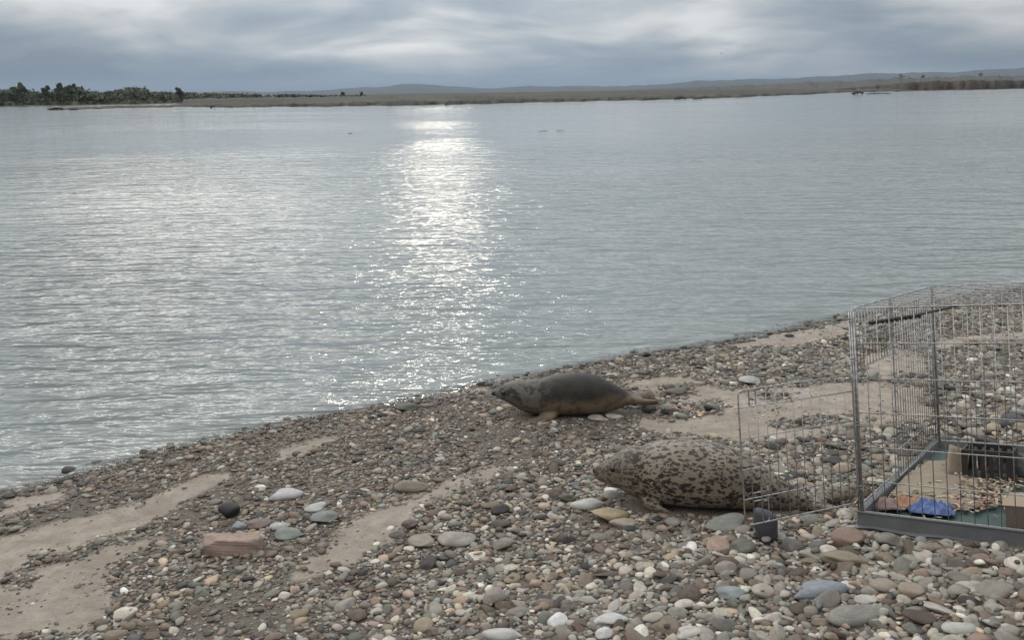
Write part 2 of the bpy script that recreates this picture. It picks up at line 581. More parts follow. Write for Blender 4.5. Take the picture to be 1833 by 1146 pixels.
def hill_range(name, pts, dist, depth):
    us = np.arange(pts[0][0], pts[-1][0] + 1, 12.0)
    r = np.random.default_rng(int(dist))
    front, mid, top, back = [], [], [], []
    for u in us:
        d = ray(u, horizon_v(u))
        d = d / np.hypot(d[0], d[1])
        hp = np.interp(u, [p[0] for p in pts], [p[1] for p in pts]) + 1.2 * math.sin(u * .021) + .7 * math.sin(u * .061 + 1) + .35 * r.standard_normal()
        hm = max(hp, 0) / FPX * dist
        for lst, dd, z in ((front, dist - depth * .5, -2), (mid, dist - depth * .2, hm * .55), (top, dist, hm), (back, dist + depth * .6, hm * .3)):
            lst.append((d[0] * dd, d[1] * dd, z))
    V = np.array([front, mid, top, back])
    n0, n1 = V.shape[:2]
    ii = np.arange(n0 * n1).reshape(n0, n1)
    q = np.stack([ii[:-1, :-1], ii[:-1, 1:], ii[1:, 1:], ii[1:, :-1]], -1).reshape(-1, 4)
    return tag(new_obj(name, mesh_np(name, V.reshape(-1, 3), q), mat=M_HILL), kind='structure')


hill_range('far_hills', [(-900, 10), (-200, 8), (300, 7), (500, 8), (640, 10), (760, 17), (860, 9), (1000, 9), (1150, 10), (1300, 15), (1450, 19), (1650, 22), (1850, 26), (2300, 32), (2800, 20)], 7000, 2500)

# ------------------------------------------------------------------ trees far off
M_LEAF, nb, out = mat_new('willow_leaves')
t = nb.n('ShaderNodeTexCoord').outputs['Object']
oi = nb.n('ShaderNodeObjectInfo')
nl = nb.noise(t, 0.35, 4, 0.6)
cl = nb.mix(nb.maprange(nl, 0.35, 0.65), (0.12, 0.135, 0.105), (0.16, 0.17, 0.13))  # leaf colour greyed and lightened, with distance haze put into it
principled(nb, out, cl, 0.8, 0.2)
M_BARK = simple_mat('bark', (0.06, 0.05, 0.04), 0.9)


def leaf_cloud(centres, radii, n, size, seed):
    """many small leaf faces spread through lobes"""
    r = np.random.default_rng(seed)
    cen = np.asarray(centres)
    rad = np.asarray(radii)
    k = r.integers(0, len(cen), n)
    d = r.standard_normal((n, 3))
    d /= np.linalg.norm(d, axis=1)[:, None]
    P = cen[k] + d * rad[k] * (r.random((n, 1)) ** 0.45)
    a = r.standard_normal((n, 3))
    a /= np.linalg.norm(a, axis=1)[:, None]
    c = np.cross(a, r.standard_normal((n, 3)))
    c /= np.linalg.norm(c, axis=1)[:, None]
    s = size * (0.6 + 0.8 * r.random((n, 1)))
    V = np.stack([P - a * s, P + c * s * .5, P + a * s, P - c * s * .5], 1).reshape(-1, 3)
    return V, np.arange(4 * n).reshape(-1, 4)


def far_point(u, dist):
    d = ray(u, horizon_v(u))
    d = d / np.hypot(d[0], d[1])
    return np.array([d[0] * dist, d[1] * dist, 0.0])


cen, rad = [], []
for i in range(560):
    u = random.uniform(-700, 325)
    dist = random.uniform(272, 345)
    P = far_point(u, dist)
    tall = 3.5 if u < 150 else (2.7 if u < 175 else 3.3 - 1.6 * max(0, (u - 270) / 60))
    hh = tall * random.uniform(.7, 1.0) * (.9 + .2 * math.sin(u * .06))
    for j in range(3):
        cen.append(P + np.array([random.uniform(-1.5, 1.5), random.uniform(-1.5, 1.5), 1.0 + hh * (.25 + .3 * j)]))
        rad.append([random.uniform(1.6, 2.6), random.uniform(1.6, 2.6), hh * .3])
for i in range(150):  # low scrub added past the wood's end to soften its reflection in the river
    u = 320 + 330 * random.random() ** 1.6
    P = far_point(u, random.uniform(262, 330))
    hh = 2.2 * (1 - (u - 320) / 340) + .3
    cen.append(P + np.array([0, 0, .9 + hh * .4]))
    rad.append([random.uniform(1.2, 2.4), random.uniform(1.2, 2.4), hh * .5])
V, F = leaf_cloud(cen, rad, 56000, 0.5, 4)
wood = new_obj('far_wood', mesh_np('far_wood', V, F, False), mat=M_LEAF)
tag(wood, 'low dark green willow wood along the far bank', 'wood', kind='stuff')


def far_tree(u, dist, h, base, label, wide=.3, seed=0, group='trees standing out on the far bank'):
    P = far_point(u, dist)
    P[2] = base
    root = bpy.data.objects.new('far_tree', None)
    col.objects.link(root)
    root.location = P
    tag(root, label, 'tree', group)
    r = random.Random(seed)
    bm = bmesh.new()
    for (p, q, r0, r1) in [((0, 0, 0), (.1, 0, h * .85), .16, .04), ((0, 0, h * .4), (h * .16, .2, h * .7), .08, .03), ((0, 0, h * .5), (-h * .15, -.2, h * .75), .08, .03)]:
        tube_bm(bm, [p, q], [r0, r1], 6)
    new_obj('trunk', bm_mesh(bm, 'trunk'), root, M_BARK)
    cs = [(r.uniform(-1, 1) * h * wide * .6, r.uniform(-1, 1) * h * wide * .6, h * (.35 + .6 * k / 8)) for k in range(9)]
    rs = [(h * wide * .6 * (1.15 - .8 * k / 8), h * wide * .6 * (1.15 - .8 * k / 8), h * .11) for k in range(9)]
    V, F = leaf_cloud(cs, rs, 1100, .34, seed + 9)
    new_obj('crown', mesh_np('crown', V, F, False), root, M_LEAF)
    return root


def tube_bm(bm, pts, rad, n=8, cap=True):
    pts = [Vector(p) for p in pts]
    rings = []
    for i, p in enumerate(pts):
        tdir = (pts[min(i + 1, len(pts) - 1)] - pts[max(i - 1, 0)]).normalized()
        ref = Vector((0, 0, 1)) if abs(tdir.z) < .9 else Vector((1, 0, 0))
        x = tdir.cross(ref).normalized()
        y = tdir.cross(x).normalized()
        r = rad[i] if isinstance(rad, (list, tuple)) else rad
        rings.append([bm.verts.new(p + x * (r * math.cos(2 * math.pi * k / n)) + y * (r * math.sin(2 * math.pi * k / n))) for k in range(n)])
    for a, c in zip(rings[:-1], rings[1:]):
        for k in range(n):
            bm.faces.new((a[k], a[(k + 1) % n], c[(k + 1) % n], c[k]))
    if cap:
        bm.faces.new(rings[0][::-1])
        bm.faces.new(rings[-1])
    return bm


def bm_mesh(bm, name, smooth=True):
    bmesh.ops.recalc_face_normals(bm, faces=bm.faces)
    me = bpy.data.meshes.new(name)
    bm.to_mesh(me)
    bm.free()
    for p in me.polygons:
        p.use_smooth = smooth
    return me


far_tree(40, 268, 4.9, .9, 'pointed dark tree rising above the wood near the far bank corner', .4, 1)
far_tree(82, 270, 4.1, .9, 'small tree just above the wood between two taller far trees', .4, 2)
far_tree(108, 268, 4.7, .9, 'narrow tall tree rising above the middle of the far wood', .3, 3)
far_tree(129, 270, 4.5, .9, 'twin-topped tree beside the narrow tall one in the far wood', .4, 4)
far_tree(322, 262, 3.2, .9, 'small dark tree at the open end of the far wood', .3, 5)
far_tree(614, 420, 2.6, .3, 'tiny bush on the distant flats below the faint hill', .5, 6)
far_tree(648, 430, 2.4, .3, 'second tiny bush on the distant flats below the faint hill', .35, 7)
far_tree(1612, 1535, 9, 12.5, 'dark bush on top of the distant brown ridge', .6, 8)
far_tree(1650, 1540, 6, 14, 'smaller bush on the distant ridge beside the dark one', .5, 9)
far_tree(1752, 1540, 6, 15, 'lone small bush farther along the distant ridge', .6, 10)

# ------------------------------------------------------------------ stones: shapes and colours
_ico = {}


def ico(sub):
    if sub not in _ico:
        bm = bmesh.new()
        bmesh.ops.create_icosphere(bm, subdivisions=sub, radius=1.0)
        bm.verts.ensure_lookup_table()
        V = np.array([v.co[:] for v in bm.verts])
        F = np.array([[v.index for v in f.verts] for f in bm.faces])
        bm.free()
        V /= np.linalg.norm(V, axis=1)[:, None]
        _ico[sub] = (V, F)
    return _ico[sub]


class Proto:
    def __init__(self, seed):
        r = np.random.default_rng(seed)
        k = r.integers(6, 11)
        n = r.standard_normal((k, 3))
        n /= np.linalg.norm(n, axis=1)[:, None]
        self.n = n
        self.h = r.uniform(0.58, .95, k)
        self.w = r.standard_normal((5, 3)) * 1.7
        self.ph = r.random(5) * 6.3
        self.sharp = r.choice([10., 18., 30.])
        self.amp = r.uniform(.03, .09)

    def verts(self, sub):
        D, F = ico(sub)
        dn = np.maximum(D @ self.n.T, 1e-3)
        rr = np.concatenate([self.h[None] / dn, np.ones((len(D), 1))], 1)
        rr = np.minimum(rr, 4)
        rad = -np.log(np.exp(-self.sharp * rr).sum(1)) / self.sharp
        rad = rad + self.amp * np.sin(D @ self.w.T + self.ph).sum(1) * .5
        rad = np.maximum(rad, .3)
        V = D * rad[:, None]
        V /= np.abs(V).max(0)[None]
        return V, F


PROTOS = [Proto(100 + i) for i in range(18)]
PROTO_ME = {}


def proto_mesh(i, sub=4):
    if (i, sub) not in PROTO_ME:
        V, F = PROTOS[i].verts(sub)
        PROTO_ME[(i, sub)] = mesh_np('stone', V, F)
    return PROTO_ME[(i, sub)]


def stone_mat(name, src):
    m, nb, out = mat_new(name)
    if src == 'object':
        oi = nb.n('ShaderNodeObjectInfo')
        base = oi.outputs['Color']
        pos = nb.n('ShaderNodeTexCoord').outputs['Object']
        pos = nb.vmath('ADD', pos, nb.vmath('SCALE', (1, 1, 1), scale=nb.math('MULTIPLY', oi.outputs['Random'], 37.0)))
        sc = 1.0
    else:
        base = nb.n('ShaderNodeAttribute', attribute_name='tint').outputs['Color']
        pos = nb.n('ShaderNodeTexCoord').outputs['Object']
        sc = 28.0
    n1 = nb.noise(pos, 1.3 * sc, 4, 0.6)
    n2 = nb.noise(pos, 9.0 * sc, 4, 0.7)
    band = nb.noise(nb.mapping(pos, rot=(.4, .5, .2), scale=(1, 1, 6)), 1.4 * sc, 2, 0.5)
    c = nb.mix(nb.maprange(n1, 0.35, 0.7), base, nb.mix(1.0, base, (0.70, 0.66, 0.62), 'MULTIPLY'))
    c = nb.mix(nb.math('MULTIPLY', nb.maprange(band, 0.55, 0.66), 0.30), c, nb.mix(1.0, base, (1.35, 1.3, 1.22), 'MULTIPLY'))
    c = nb.mix(nb.math('MULTIPLY', nb.maprange(n2, 0.5, 0.7), 0.45), c, nb.mix(1.0, base, (0.55, 0.53, 0.52), 'MULTIPLY'))
    principled(nb, out, c, nb.maprange(n2, 0.3, 0.7, 0.48, 0.75), 0.5, bump(nb, n2, 0.35, 0.004 if src != 'object' else 0.06))
    return m


M_STONE_OBJ = stone_mat('stone_single', 'object')
M_STONE_VC = stone_mat('stone_mass', 'attr')

PAL = {
    'grey': srgb(148, 146, 141, .92), 'pale grey': srgb(182, 180, 174, .9), 'green grey': srgb(128, 131, 124, .92),
    'brown': srgb(124, 112, 102, .92), 'tan': srgb(162, 149, 132, .92), 'pinkish': srgb(156, 139, 130, .92),
    'dark': srgb(78, 76, 76, .92), 'white': srgb(215, 213, 206, .9), 'red brown': srgb(108, 89, 80, .92),
    'blue grey': srgb(142, 148, 152, .92)}
PNAMES = list(PAL)
PCOL = np.array([PAL[k] for k in PNAMES])


def pick_colours(x, y, n):
    """chance of each colour drifts over the beach: browner towards the water, greyer up by the cage"""
    s = shore_dist(x, y)
    wgt = np.tile(np.array([.26, .13, .11, .24, .12, .045, .085, .02, .03, .015]), (n, 1))
    low = np.clip((1.3 - s) / 1.0, 0, 1) * np.clip((1.6 - x) / 1.2, 0, 1)
    wgt[:, 3] += .32 * low
    wgt[:, 8] += .05 * low
    wgt[:, 4] += .06 * low
    wgt[:, 6] += .06 * low
    wgt[:, 1] *= 1 - .75 * low
    hi = np.clip((s - 1.4) / 1.2, 0, 1)
    wgt[:, 0] += .12 * hi
    wgt[:, 1] += .22 * hi
    wgt[:, 5] += .02 * hi
    gg = np.clip((x - .4) / 1.2, 0, 1) * np.clip((2.2 - s) / 1, 0, 1)
    wgt[:, 2] += .18 * gg
    wgt[:, 0] += .12 * gg
    wgt /= wgt.sum(1)[:, None]
    cum = wgt.cumsum(1)
    k = (rng.random((n, 1)) > cum).sum(1).clip(0, len(PNAMES) - 1)
    return k


# ------------------------------------------------------------------ animals: a lofted body, fused into one skin
def catmull(P, per=5):
    P = np.asarray(P, float)
    out = []
    for i in range(len(P) - 1):
        p0, p1, p2, p3 = P[max(i - 1, 0)], P[i], P[i + 1], P[min(i + 2, len(P) - 1)]
        for k in range(per):
            tt = k / per
            out.append(.5 * (2 * p1 + (p2 - p0) * tt + (2 * p0 - 5 * p1 + 4 * p2 - p3) * tt ** 2 + (3 * p1 - p0 - 3 * p2 + p3) * tt ** 3))
    out.append(P[-1])
    return np.array(out)


def loft(bm, st, per=5, n=28, flat_bottom=0.0):
    """st rows: centre xyz, half-axis a xyz, half-axis b xyz"""
    S = catmull(st, per)
    rings = []
    for row in S:
        c, a, bb = row[:3], row[3:6], row[6:9]
        ring = []
        for k in range(n):
            th = 2 * math.pi * k / n
            ca, sa = math.cos(th), math.sin(th)
            if sa < 0 and flat_bottom:
                sa = -(abs(sa) ** (1 - flat_bottom))* (1 - .06)
                ca = math.copysign(abs(ca) ** (1 - flat_bottom), ca)
            ring.append(bm.verts.new(Vector(tuple(c + a * ca + bb * sa))))
        rings.append(ring)
    for r0, r1 in zip(rings[:-1], rings[1:]):
        for k in range(n):
            bm.faces.new((r0[k], r0[(k + 1) % n], r1[(k + 1) % n], r1[k]))
    bm.faces.new(rings[0][::-1])
    bm.faces.new(rings[-1])


def fuse(bm, name, voxel=0.006, smooth=6):
    me = bm_mesh(bm, name)
    o = bpy.data.objects.new('tmp_fuse', me)
    col.objects.link(o)
    rm = o.modifiers.new('r', 'REMESH')
    rm.mode = 'VOXEL'
    rm.voxel_size = voxel
    sm = o.modifiers.new('s', 'SMOOTH')
    sm.factor = .5
    sm.iterations = smooth
    dg = bpy.context.evaluated_depsgraph_get()
    res = bpy.data.meshes.new_from_object(o.evaluated_get(dg))
    res.name = name
    bpy.data.objects.remove(o)
    bpy.data.meshes.remove(me)
    for p in res.polygons:
        p.use_smooth = True
    return res


def body_rows(prof, k, width):
    """prof: (x, top, bottom[, widthfactor, yoff]) in drawing units with y down; k metres per unit"""
    base = max(p[2] for p in prof)
    rows = []
    for p in prof:
        x, tp, bt = p[:3]
        wf = p[3] if len(p) > 3 else 1.0
        yo = p[4] if len(p) > 4 else 0.0
        hz = (bt - tp) * .5 * k
        cz = (base - (tp + bt) * .5) * k
        rows.append([(x - prof[0][0]) * k, yo, cz, 0, hz * width * wf, 0, 0, 0, hz])
    return rows


def eye_part(parent, loc, r, mat, name='eye'):
    bm = bmesh.new()
    bmesh.ops.create_uvsphere(bm, u_segments=16, v_segments=10, radius=r)
    o = new_obj(name, bm_mesh(bm, name), parent, mat)
    o.location = loc
    return o


M_EYE, nb, out = mat_new('seal_eye')
principled(nb, out, (0.008, 0.007, 0.006), 0.08, 0.6)
M_NOSE = simple_mat('seal_nose', (0.018, 0.016, 0.015), 0.4, .2, 200)
M_CLAW = simple_mat('seal_claw', (0.03, 0.026, 0.022), 0.4, .2, 100)
M_WHISK = simple_mat('seal_whisker', (0.45, 0.42, 0.36), 0.5, .1, 100)


def seal_mat_dark():
    m, nb, out = mat_new('dark_seal_fur')
    t = nb.n('ShaderNodeTexCoord').outputs['Object']
    sp = nb.n('ShaderNodeSeparateXYZ')
    nb.t.links.new(t, sp.inputs[0])
    na = nb.noise(t, 9, 4, 0.6)
    nsp = nb.noise(nb.mapping(t, rot=(0, .3, 0), scale=(.8, 1, 1.1)), 26, 3, 0.6)
    fur = nb.noise(nb.mapping(t, scale=(.25, 1, 1)), 330, 2, 0.6)
    # side line between dark back and tan belly
    hz = nb.math('ADD', sp.outputs[2], nb.math('MULTIPLY', nb.math('SUBTRACT', na, .5), .07))
    back = nb.maprange(hz, 0.085, 0.145, 0, 1, smooth=True)
    belly = nb.mix(nb.maprange(na, .35, .65), (0.15, 0.108, 0.07), (0.215, 0.162, 0.11))
    top = nb.mix(nb.maprange(nsp, .45, .6), (0.034, 0.027, 0.022), (0.013, 0.011, 0.010))
    c = nb.mix(back, belly, top)
    headf = nb.maprange(sp.outputs[0], 0.18, 0.34, 1, 0, smooth=True)
    headc = nb.mix(nb.maprange(nsp, .46, .58), (0.14, 0.13, 0.112), (0.032, 0.029, 0.026))
    c = nb.mix(nb.math('MULTIPLY', headf, nb.maprange(hz, .05, .10, .35, .9)), c, headc)
    c = nb.mix(nb.math('MULTIPLY', nb.maprange(nsp, .55, .62), .55), c, (0.04, 0.035, 0.032))
    c = nb.mix(nb.math('MULTIPLY', nb.maprange(fur, .4, .7), .3), c, nb.mix(1, c, (.6, .6, .6), 'MULTIPLY'))
    principled(nb, out, c, 0.5, 0.3, bump(nb, nb.math('ADD', fur, nb.math('MULTIPLY', na, 1.5)), 0.35, 0.006))
    return m


def seal_mat_spotted():
    m, nb, out = mat_new('spotted_seal_fur')
    t = nb.n('ShaderNodeTexCoord').outputs['Object']
    sp = nb.n('ShaderNodeSeparateXYZ')
    nb.t.links.new(t, sp.inputs[0])
    na = nb.noise(t, 7, 4, 0.6)
    fur = nb.noise(nb.mapping(t, scale=(.25, 1, 1)), 330, 2, 0.6)
    mp = nb.mapping(t, rot=(0, .45, 0), scale=(.62, 1.0, 1.15))
    wj = nb.noise(mp, 55, 2, .6)
    wj2 = nb.noise(nb.vmath('ADD', mp, (9.1, 4.4, 2.2)), 55, 2, .6)
    cj = nb.n('ShaderNodeCombineXYZ')
    nb.t.links.new(wj, cj.inputs[0])
    nb.t.links.new(wj2, cj.inputs[2])
    mpj = nb.vmath('ADD', mp, nb.vmath('SCALE', cj.outputs[0], scale=.030))
    vo = nb.n('ShaderNodeTexVoronoi')
    nb.t.links.new(mpj, vo.inputs['Vector'])
    vo.inputs['Scale'].default_value = 74
    vc = nb.n('ShaderNodeSeparateColor')
    nb.t.links.new(vo.outputs['Color'], vc.inputs[0])
    rr = nb.math('MULTIPLY', nb.math('ADD', vc.outputs[0], .13), .74)
    s1 = nb.math('SUBTRACT', rr, vo.outputs['Distance'])
    s2 = nb.noise(nb.vmath('ADD', mp, (3.1, 1.2, 7.7)), 62, 2, 0.5, 0.4)
    spots = nb.math('MAXIMUM', nb.maprange(s1, -.10, .10, smooth=True), nb.math('MULTIPLY', nb.maprange(s2, .64, .68), .85))
    pale = nb.mix(nb.maprange(na, .35, .65), (0.19, 0.15, 0.112), (0.30, 0.248, 0.19))
    tanf = nb.math('MULTIPLY', nb.maprange(sp.outputs[0], 0.06, 0.26, 1, 0, smooth=True), nb.maprange(sp.outputs[2], .04, .19, 1, 0))
    pale = nb.mix(nb.math('MULTIPLY', tanf, .7), pale, (0.33, 0.225, 0.135))
    headf = nb.maprange(sp.outputs[0], 0.07, 0.22, 1, 0, smooth=True)
    pale = nb.mix(nb.math('MULTIPLY', headf, .65), pale, (0.15, 0.128, 0.105))
    rear = nb.maprange(sp.outputs[0], .60, .85, 0, 1)
    pale = nb.mix(nb.math('MULTIPLY', rear, .5), pale, (0.24, 0.205, 0.16))
    low = nb.maprange(sp.outputs[2], 0.0, .06, .25, 1)
    spots = nb.math('MULTIPLY', spots, nb.math('MULTIPLY', low, nb.maprange(headf, 0, 1, 1, .75)))
    c = nb.mix(spots, pale, (0.022, 0.017, 0.014))
    c = nb.mix(nb.math('MULTIPLY', nb.maprange(fur, .4, .7), .3), c, nb.mix(1, c, (.62, .6, .58), 'MULTIPLY'))
    principled(nb, out, c, 0.48, 0.5, bump(nb, nb.math('ADD', fur, nb.math('MULTIPLY', na, 1.2)), 0.35, 0.006))
    return m


def paddle(bm, pts, aw, thick, side, n=14):
    """flattened flipper along pts; aw half-widths; thick half-thicknesses; side = width direction"""
    rows = []
    sd = np.asarray(side, float)
    P = [np.asarray(p, float) for p in pts]
    for i, p in enumerate(P):
        tdir = P[min(i + 1, len(P) - 1)] - P[max(i - 1, 0)]
        tdir /= np.linalg.norm(tdir)
        s = sd if sd.ndim == 1 else sd[i]
        s = s - tdir * (s @ tdir)
        s /= np.linalg.norm(s)
        nn = np.cross(tdir, s)
        rows.append(list(p) + list(s * aw[i]) + list(nn * thick[i]))
    loft(bm, rows, 4, n)


def whiskers(root, nose, sgn, k=5):
    bm = bmesh.new()
    for i in range(k):
        for s in (-1, 1):
            p0 = Vector(nose) + Vector((.022, s * .016, -.004 - .004 * i))
            p1 = p0 + Vector((.012 - .006 * i, s * .028, -.006 - .003 * i))
            p2 = p1 + Vector((.016, s * .020, -.020))
            tube_bm(bm, [p0, p1, p2], [.0006, .0005, .0002], 4)
    return tag(new_obj('whiskers', bm_mesh(bm, 'whiskers'), root, M_WHISK), kind='stuff')


def place_on_ground(root, pa, pb, lift=0.0):
    """local +x runs from ground pixel pa to pb; tilt with the beach"""
    A = ground_at(*pa)
    B = ground_at(*pb)
    A[2] = terrain(A[0], A[1]) + lift
    B[2] = terrain(B[0], B[1]) + lift
    x = Vector(tuple(B - A)).normalized()
    z = Vector((0, 0, 1))
    y = z.cross(x).normalized()
    z = x.cross(y)
    root.matrix_world = Matrix(((x[0], y[0], z[0], A[0]), (x[1], y[1], z[1], A[1]), (x[2], y[2], z[2], A[2]), (0, 0, 0, 1)))
    return (Vector(tuple(B)) - Vector(tuple(A))).length


# dark seal at the water's edge, head to the left
K1 = 0.000655
prof1 = [(195, 318, 346, .95), (215, 300, 362, .95), (245, 280, 380, .95), (290, 248, 398, .95), (350, 228, 432, 1.0), (420, 222, 478, 1.0), (500, 224, 505, 1.0), (600, 210, 512, 1.02),
         (700, 186, 516, 1.05), (850, 168, 522, 1.06), (1000, 186, 518, 1.05), (1100, 226, 508, 1.02), (1200, 282, 488, 1.0), (1265, 322, 462, .95), (1320, 352, 438, .85), (1350, 368, 430, .8)]
bm = bmesh.new()
loft(bm, body_rows(prof1, K1, .98), 5, 32, .14)


def P1(x, y, yy):
    return ((x - 195) * K1, yy, (522 - y) * K1)


for s in (-1, 1):
    if s < 0:
        pts = [P1(680, 460, -.050), P1(630, 490, -.085), P1(560, 507, -.112), P1(480, 515, -.125), P1(410, 519, -.125)]
    else:
        pts = [P1(680, 460, .050), P1(630, 490, .085), P1(560, 507, .112), P1(480, 515, .125), P1(430, 519, .125)]
    paddle(bm, pts, [.05, .042, .036, .032, .018], [.03, .022, .014, .011, .008], (0.25, -s * .9, .25))
    paddle(bm, [P1(1290, 400, s * .02), P1(1380, 402, s * .030), P1(1460, 405, s * .045), P1(1530, 398, s * .060)],
           [.03, .022, .026, .036], [.026, .020, .014, .008], (0, .8, .6 * s))
loft(bm, [[(1330 - 195) * K1, 0, .09, 0, .02, 0, 0, 0, .014], [(1420 - 195) * K1, 0, .085, 0, .012, 0, 0, 0, .008]], 4, 10)
me1 = fuse(bm, 'body', 0.006, 5)
seal1 = bpy.data.objects.new('seal', None)
col.objects.link(seal1)
new_obj('body', me1, seal1, seal_mat_dark())
for s in (-1, 1):
    eye_part(seal1, (.053, s * .043, (522 - 302) * K1), .0115, M_EYE)
eye_part(seal1, (.001, 0, (522 - 328) * K1), .013, M_NOSE, 'nose')
whiskers(seal1, (.004, 0, (522 - 338) * K1), -1)
for s in (-1, 1):
    for j in range(4):
        tip = P1(408 + 10 * j + (22 if s > 0 else 0), 516, s * (.112 + .010 * j))
        bm = bmesh.new()
        tube_bm(bm, [Vector(tip) + Vector((.012, 0, .004)), tip, Vector(tip) + Vector((-.010, 0, -.004))], [.004, .003, .0008], 6)
        new_obj('claw', bm_mesh(bm, 'claw'), seal1, M_CLAW)
L = place_on_ground(seal1, (884, 743), (1142, 738), -.004)
tag(seal1, 'dark grey seal with tan belly lying at the water edge, facing the river', 'seal')
print('seal1 length between marks', L)

# pale spotted seal leaving the cage
K2 = 0.00067
prof2 = [(80, 336, 392, .95), (90, 318, 408, 1.0), (125, 297, 424, 1.0), (170, 268, 438, .99), (230, 222, 455, 1.0), (290, 190, 488, 1.0), (340, 183, 508, .98), (362, 189, 513, .955), (388, 174, 521, 1.0), (430, 158, 528, 1.04),
         (500, 146, 535, 1.08), (620, 138, 540, 1.10), (740, 145, 542, 1.10), (850, 162, 543, 1.08), (950, 200, 545, 1.05), (1050, 262, 546, 1.0), (1150, 335, 546, .98), (1250, 400, 545, .95),
         (1320, 440, 542, .9), (1370, 462, 538, .8), (1400, 476, 534, .7)]
bm = bmesh.new()
loft(bm, body_rows(prof2, K2, .92), 5, 34, .16)


def P2(x, y, yy):
    return ((x - 78) * K2, yy, (546 - y) * K2)


for s in (-1, 1):
    pts = [P2(400, 470, s * .07), P2(440, 495, s * .095), P2(490, 518, s * .108), P2(540, 532, s * .114), P2(590, 540, s * .115)]
    paddle(bm, pts, [.04, .034, .028, .022, .012], [.03, .022, .014, .011, .008], (0.1, s * .5, .8))
paddle(bm, [P2(1350, 495, -.02), P2(1440, 505, -.05), P2(1530, 524, -.085), P2(1620, 538, -.11)], [.026, .028, .034, .046], [.03, .02, .013, .008], (.1, .55, .9))
paddle(bm, [P2(1350, 490, .02), P2(1460, 490, .06), P2(1580, 495, .12), P2(1700, 500, .17)], [.026, .028, .034, .046], [.03, .02, .013, .008], (-.1, .75, .75))
loft(bm, [[(1370 - 78) * K2, 0, .06, 0, .02, 0, 0, 0, .014], [(1460 - 78) * K2, 0, .05, 0, .012, 0, 0, 0, .008]], 4, 10)
me2 = fuse(bm, 'body', 0.006, 5)
seal2 = bpy.data.objects.new('seal', None)
col.objects.link(seal2)
new_obj('body', me2, seal2, seal_mat_spotted())
for s in (-1, 1):
    eye_part(seal2, (.082, s * .052, (546 - 300) * K2), .013, M_EYE)
eye_part(seal2, (.003, 0, (546 - 352) * K2), .015, M_NOSE, 'nose')
whiskers(seal2, (.006, 0, (546 - 372) * K2), -1)
for s in (-1, 1):
    for j in range(4):
        tip = P2(592 - 10 * j, 538, s * (.100 + .010 * j))
        bm = bmesh.new()
        tube_bm(bm, [Vector(tip) - Vector((.012, 0, -.004)), tip, Vector(tip) - Vector((-.010, 0, .004))], [.004, .003, .0008], 6)
        new_obj('claw', bm_mesh(bm, 'claw'), seal2, M_CLAW)
L = place_on_ground(seal2, (1068, 893), (1480, 915), -.004)
tag(seal2, 'pale spotted seal on the pebbles with its tail still at the cage door', 'seal')
print('seal2 length between marks', L)

# ------------------------------------------------------------------ wire cage
M_WIRE, nb, out = mat_new('galvanised_wire')
t = nb.n('ShaderNodeTexCoord').outputs['Object']
nw = nb.noise(t, 60, 3, 0.6)
principled(nb, out, nb.mix(nb.maprange(nw, .4, .65), (0.46, 0.46, 0.46), (0.26, 0.245, 0.235)), 0.42, 0.5, None, 0.75)
M_WIRE_D = simple_mat('dark_hinge_rod', (0.035, 0.033, 0.034), 0.5, .3, 60)
M_TRAY = simple_mat('grey_tray_plastic', (0.13, 0.133, 0.14), 0.5, .35, 14, .2, .003)
M_TEAL = simple_mat('tray_floor_green', (0.03, 0.062, 0.052), 0.45, .3, 12)

CW, CD, CH = 0.76, 1.218, 0.754
Rm = Matrix(((.78, .623, -.06), (-.601, .773, .201), (.172, -.121, .978)))
xa = Vector((.78, -.601, .172)).normalized()
ya = Vector((.623, .773, -.121))
ya = (ya - xa * ya.dot(xa)).normalized()
za = xa.cross(ya)
CO = Vector((1.238, 2.6923, .2021)) + za * .012
CAGE_M = Matrix(((xa[0], ya[0], za[0], CO[0]), (xa[1], ya[1], za[1], CO[1]), (xa[2], ya[2], za[2], CO[2]), (0, 0, 0, 1)))
cage = bpy.data.objects.new('wire_cage', None)
col.objects.link(cage)
cage.matrix_world = CAGE_M
tag(cage, 'open wire animal cage with grey plastic tray standing on the pebbles', 'cage')

_wire = {}


def wire_mesh(length, r):
    key = (round(length, 3), r)
    if key not in _wire:
        bm = bmesh.new()
        tube_bm(bm, [(0, 0, 0), (0, 0, length)], r, 6)
        me = bm_mesh(bm, 'wire')
        me.materials.append(M_WIRE)
        _wire[key] = me
    return _wire[key]


def wire(parent, p, q, r=0.0016, name='wire'):
    p, q = Vector(p), Vector(q)
    # wires of a used crate are never quite straight
    o = bpy.data.objects.new(name, wire_mesh((q - p).length, r))
    col.objects.link(o)
    o.parent = parent
    o.location = p
    o.rotation_mode = 'QUATERNION'
    o.rotation_quaternion = (q - p).to_track_quat('Z', 'Y')
    return o


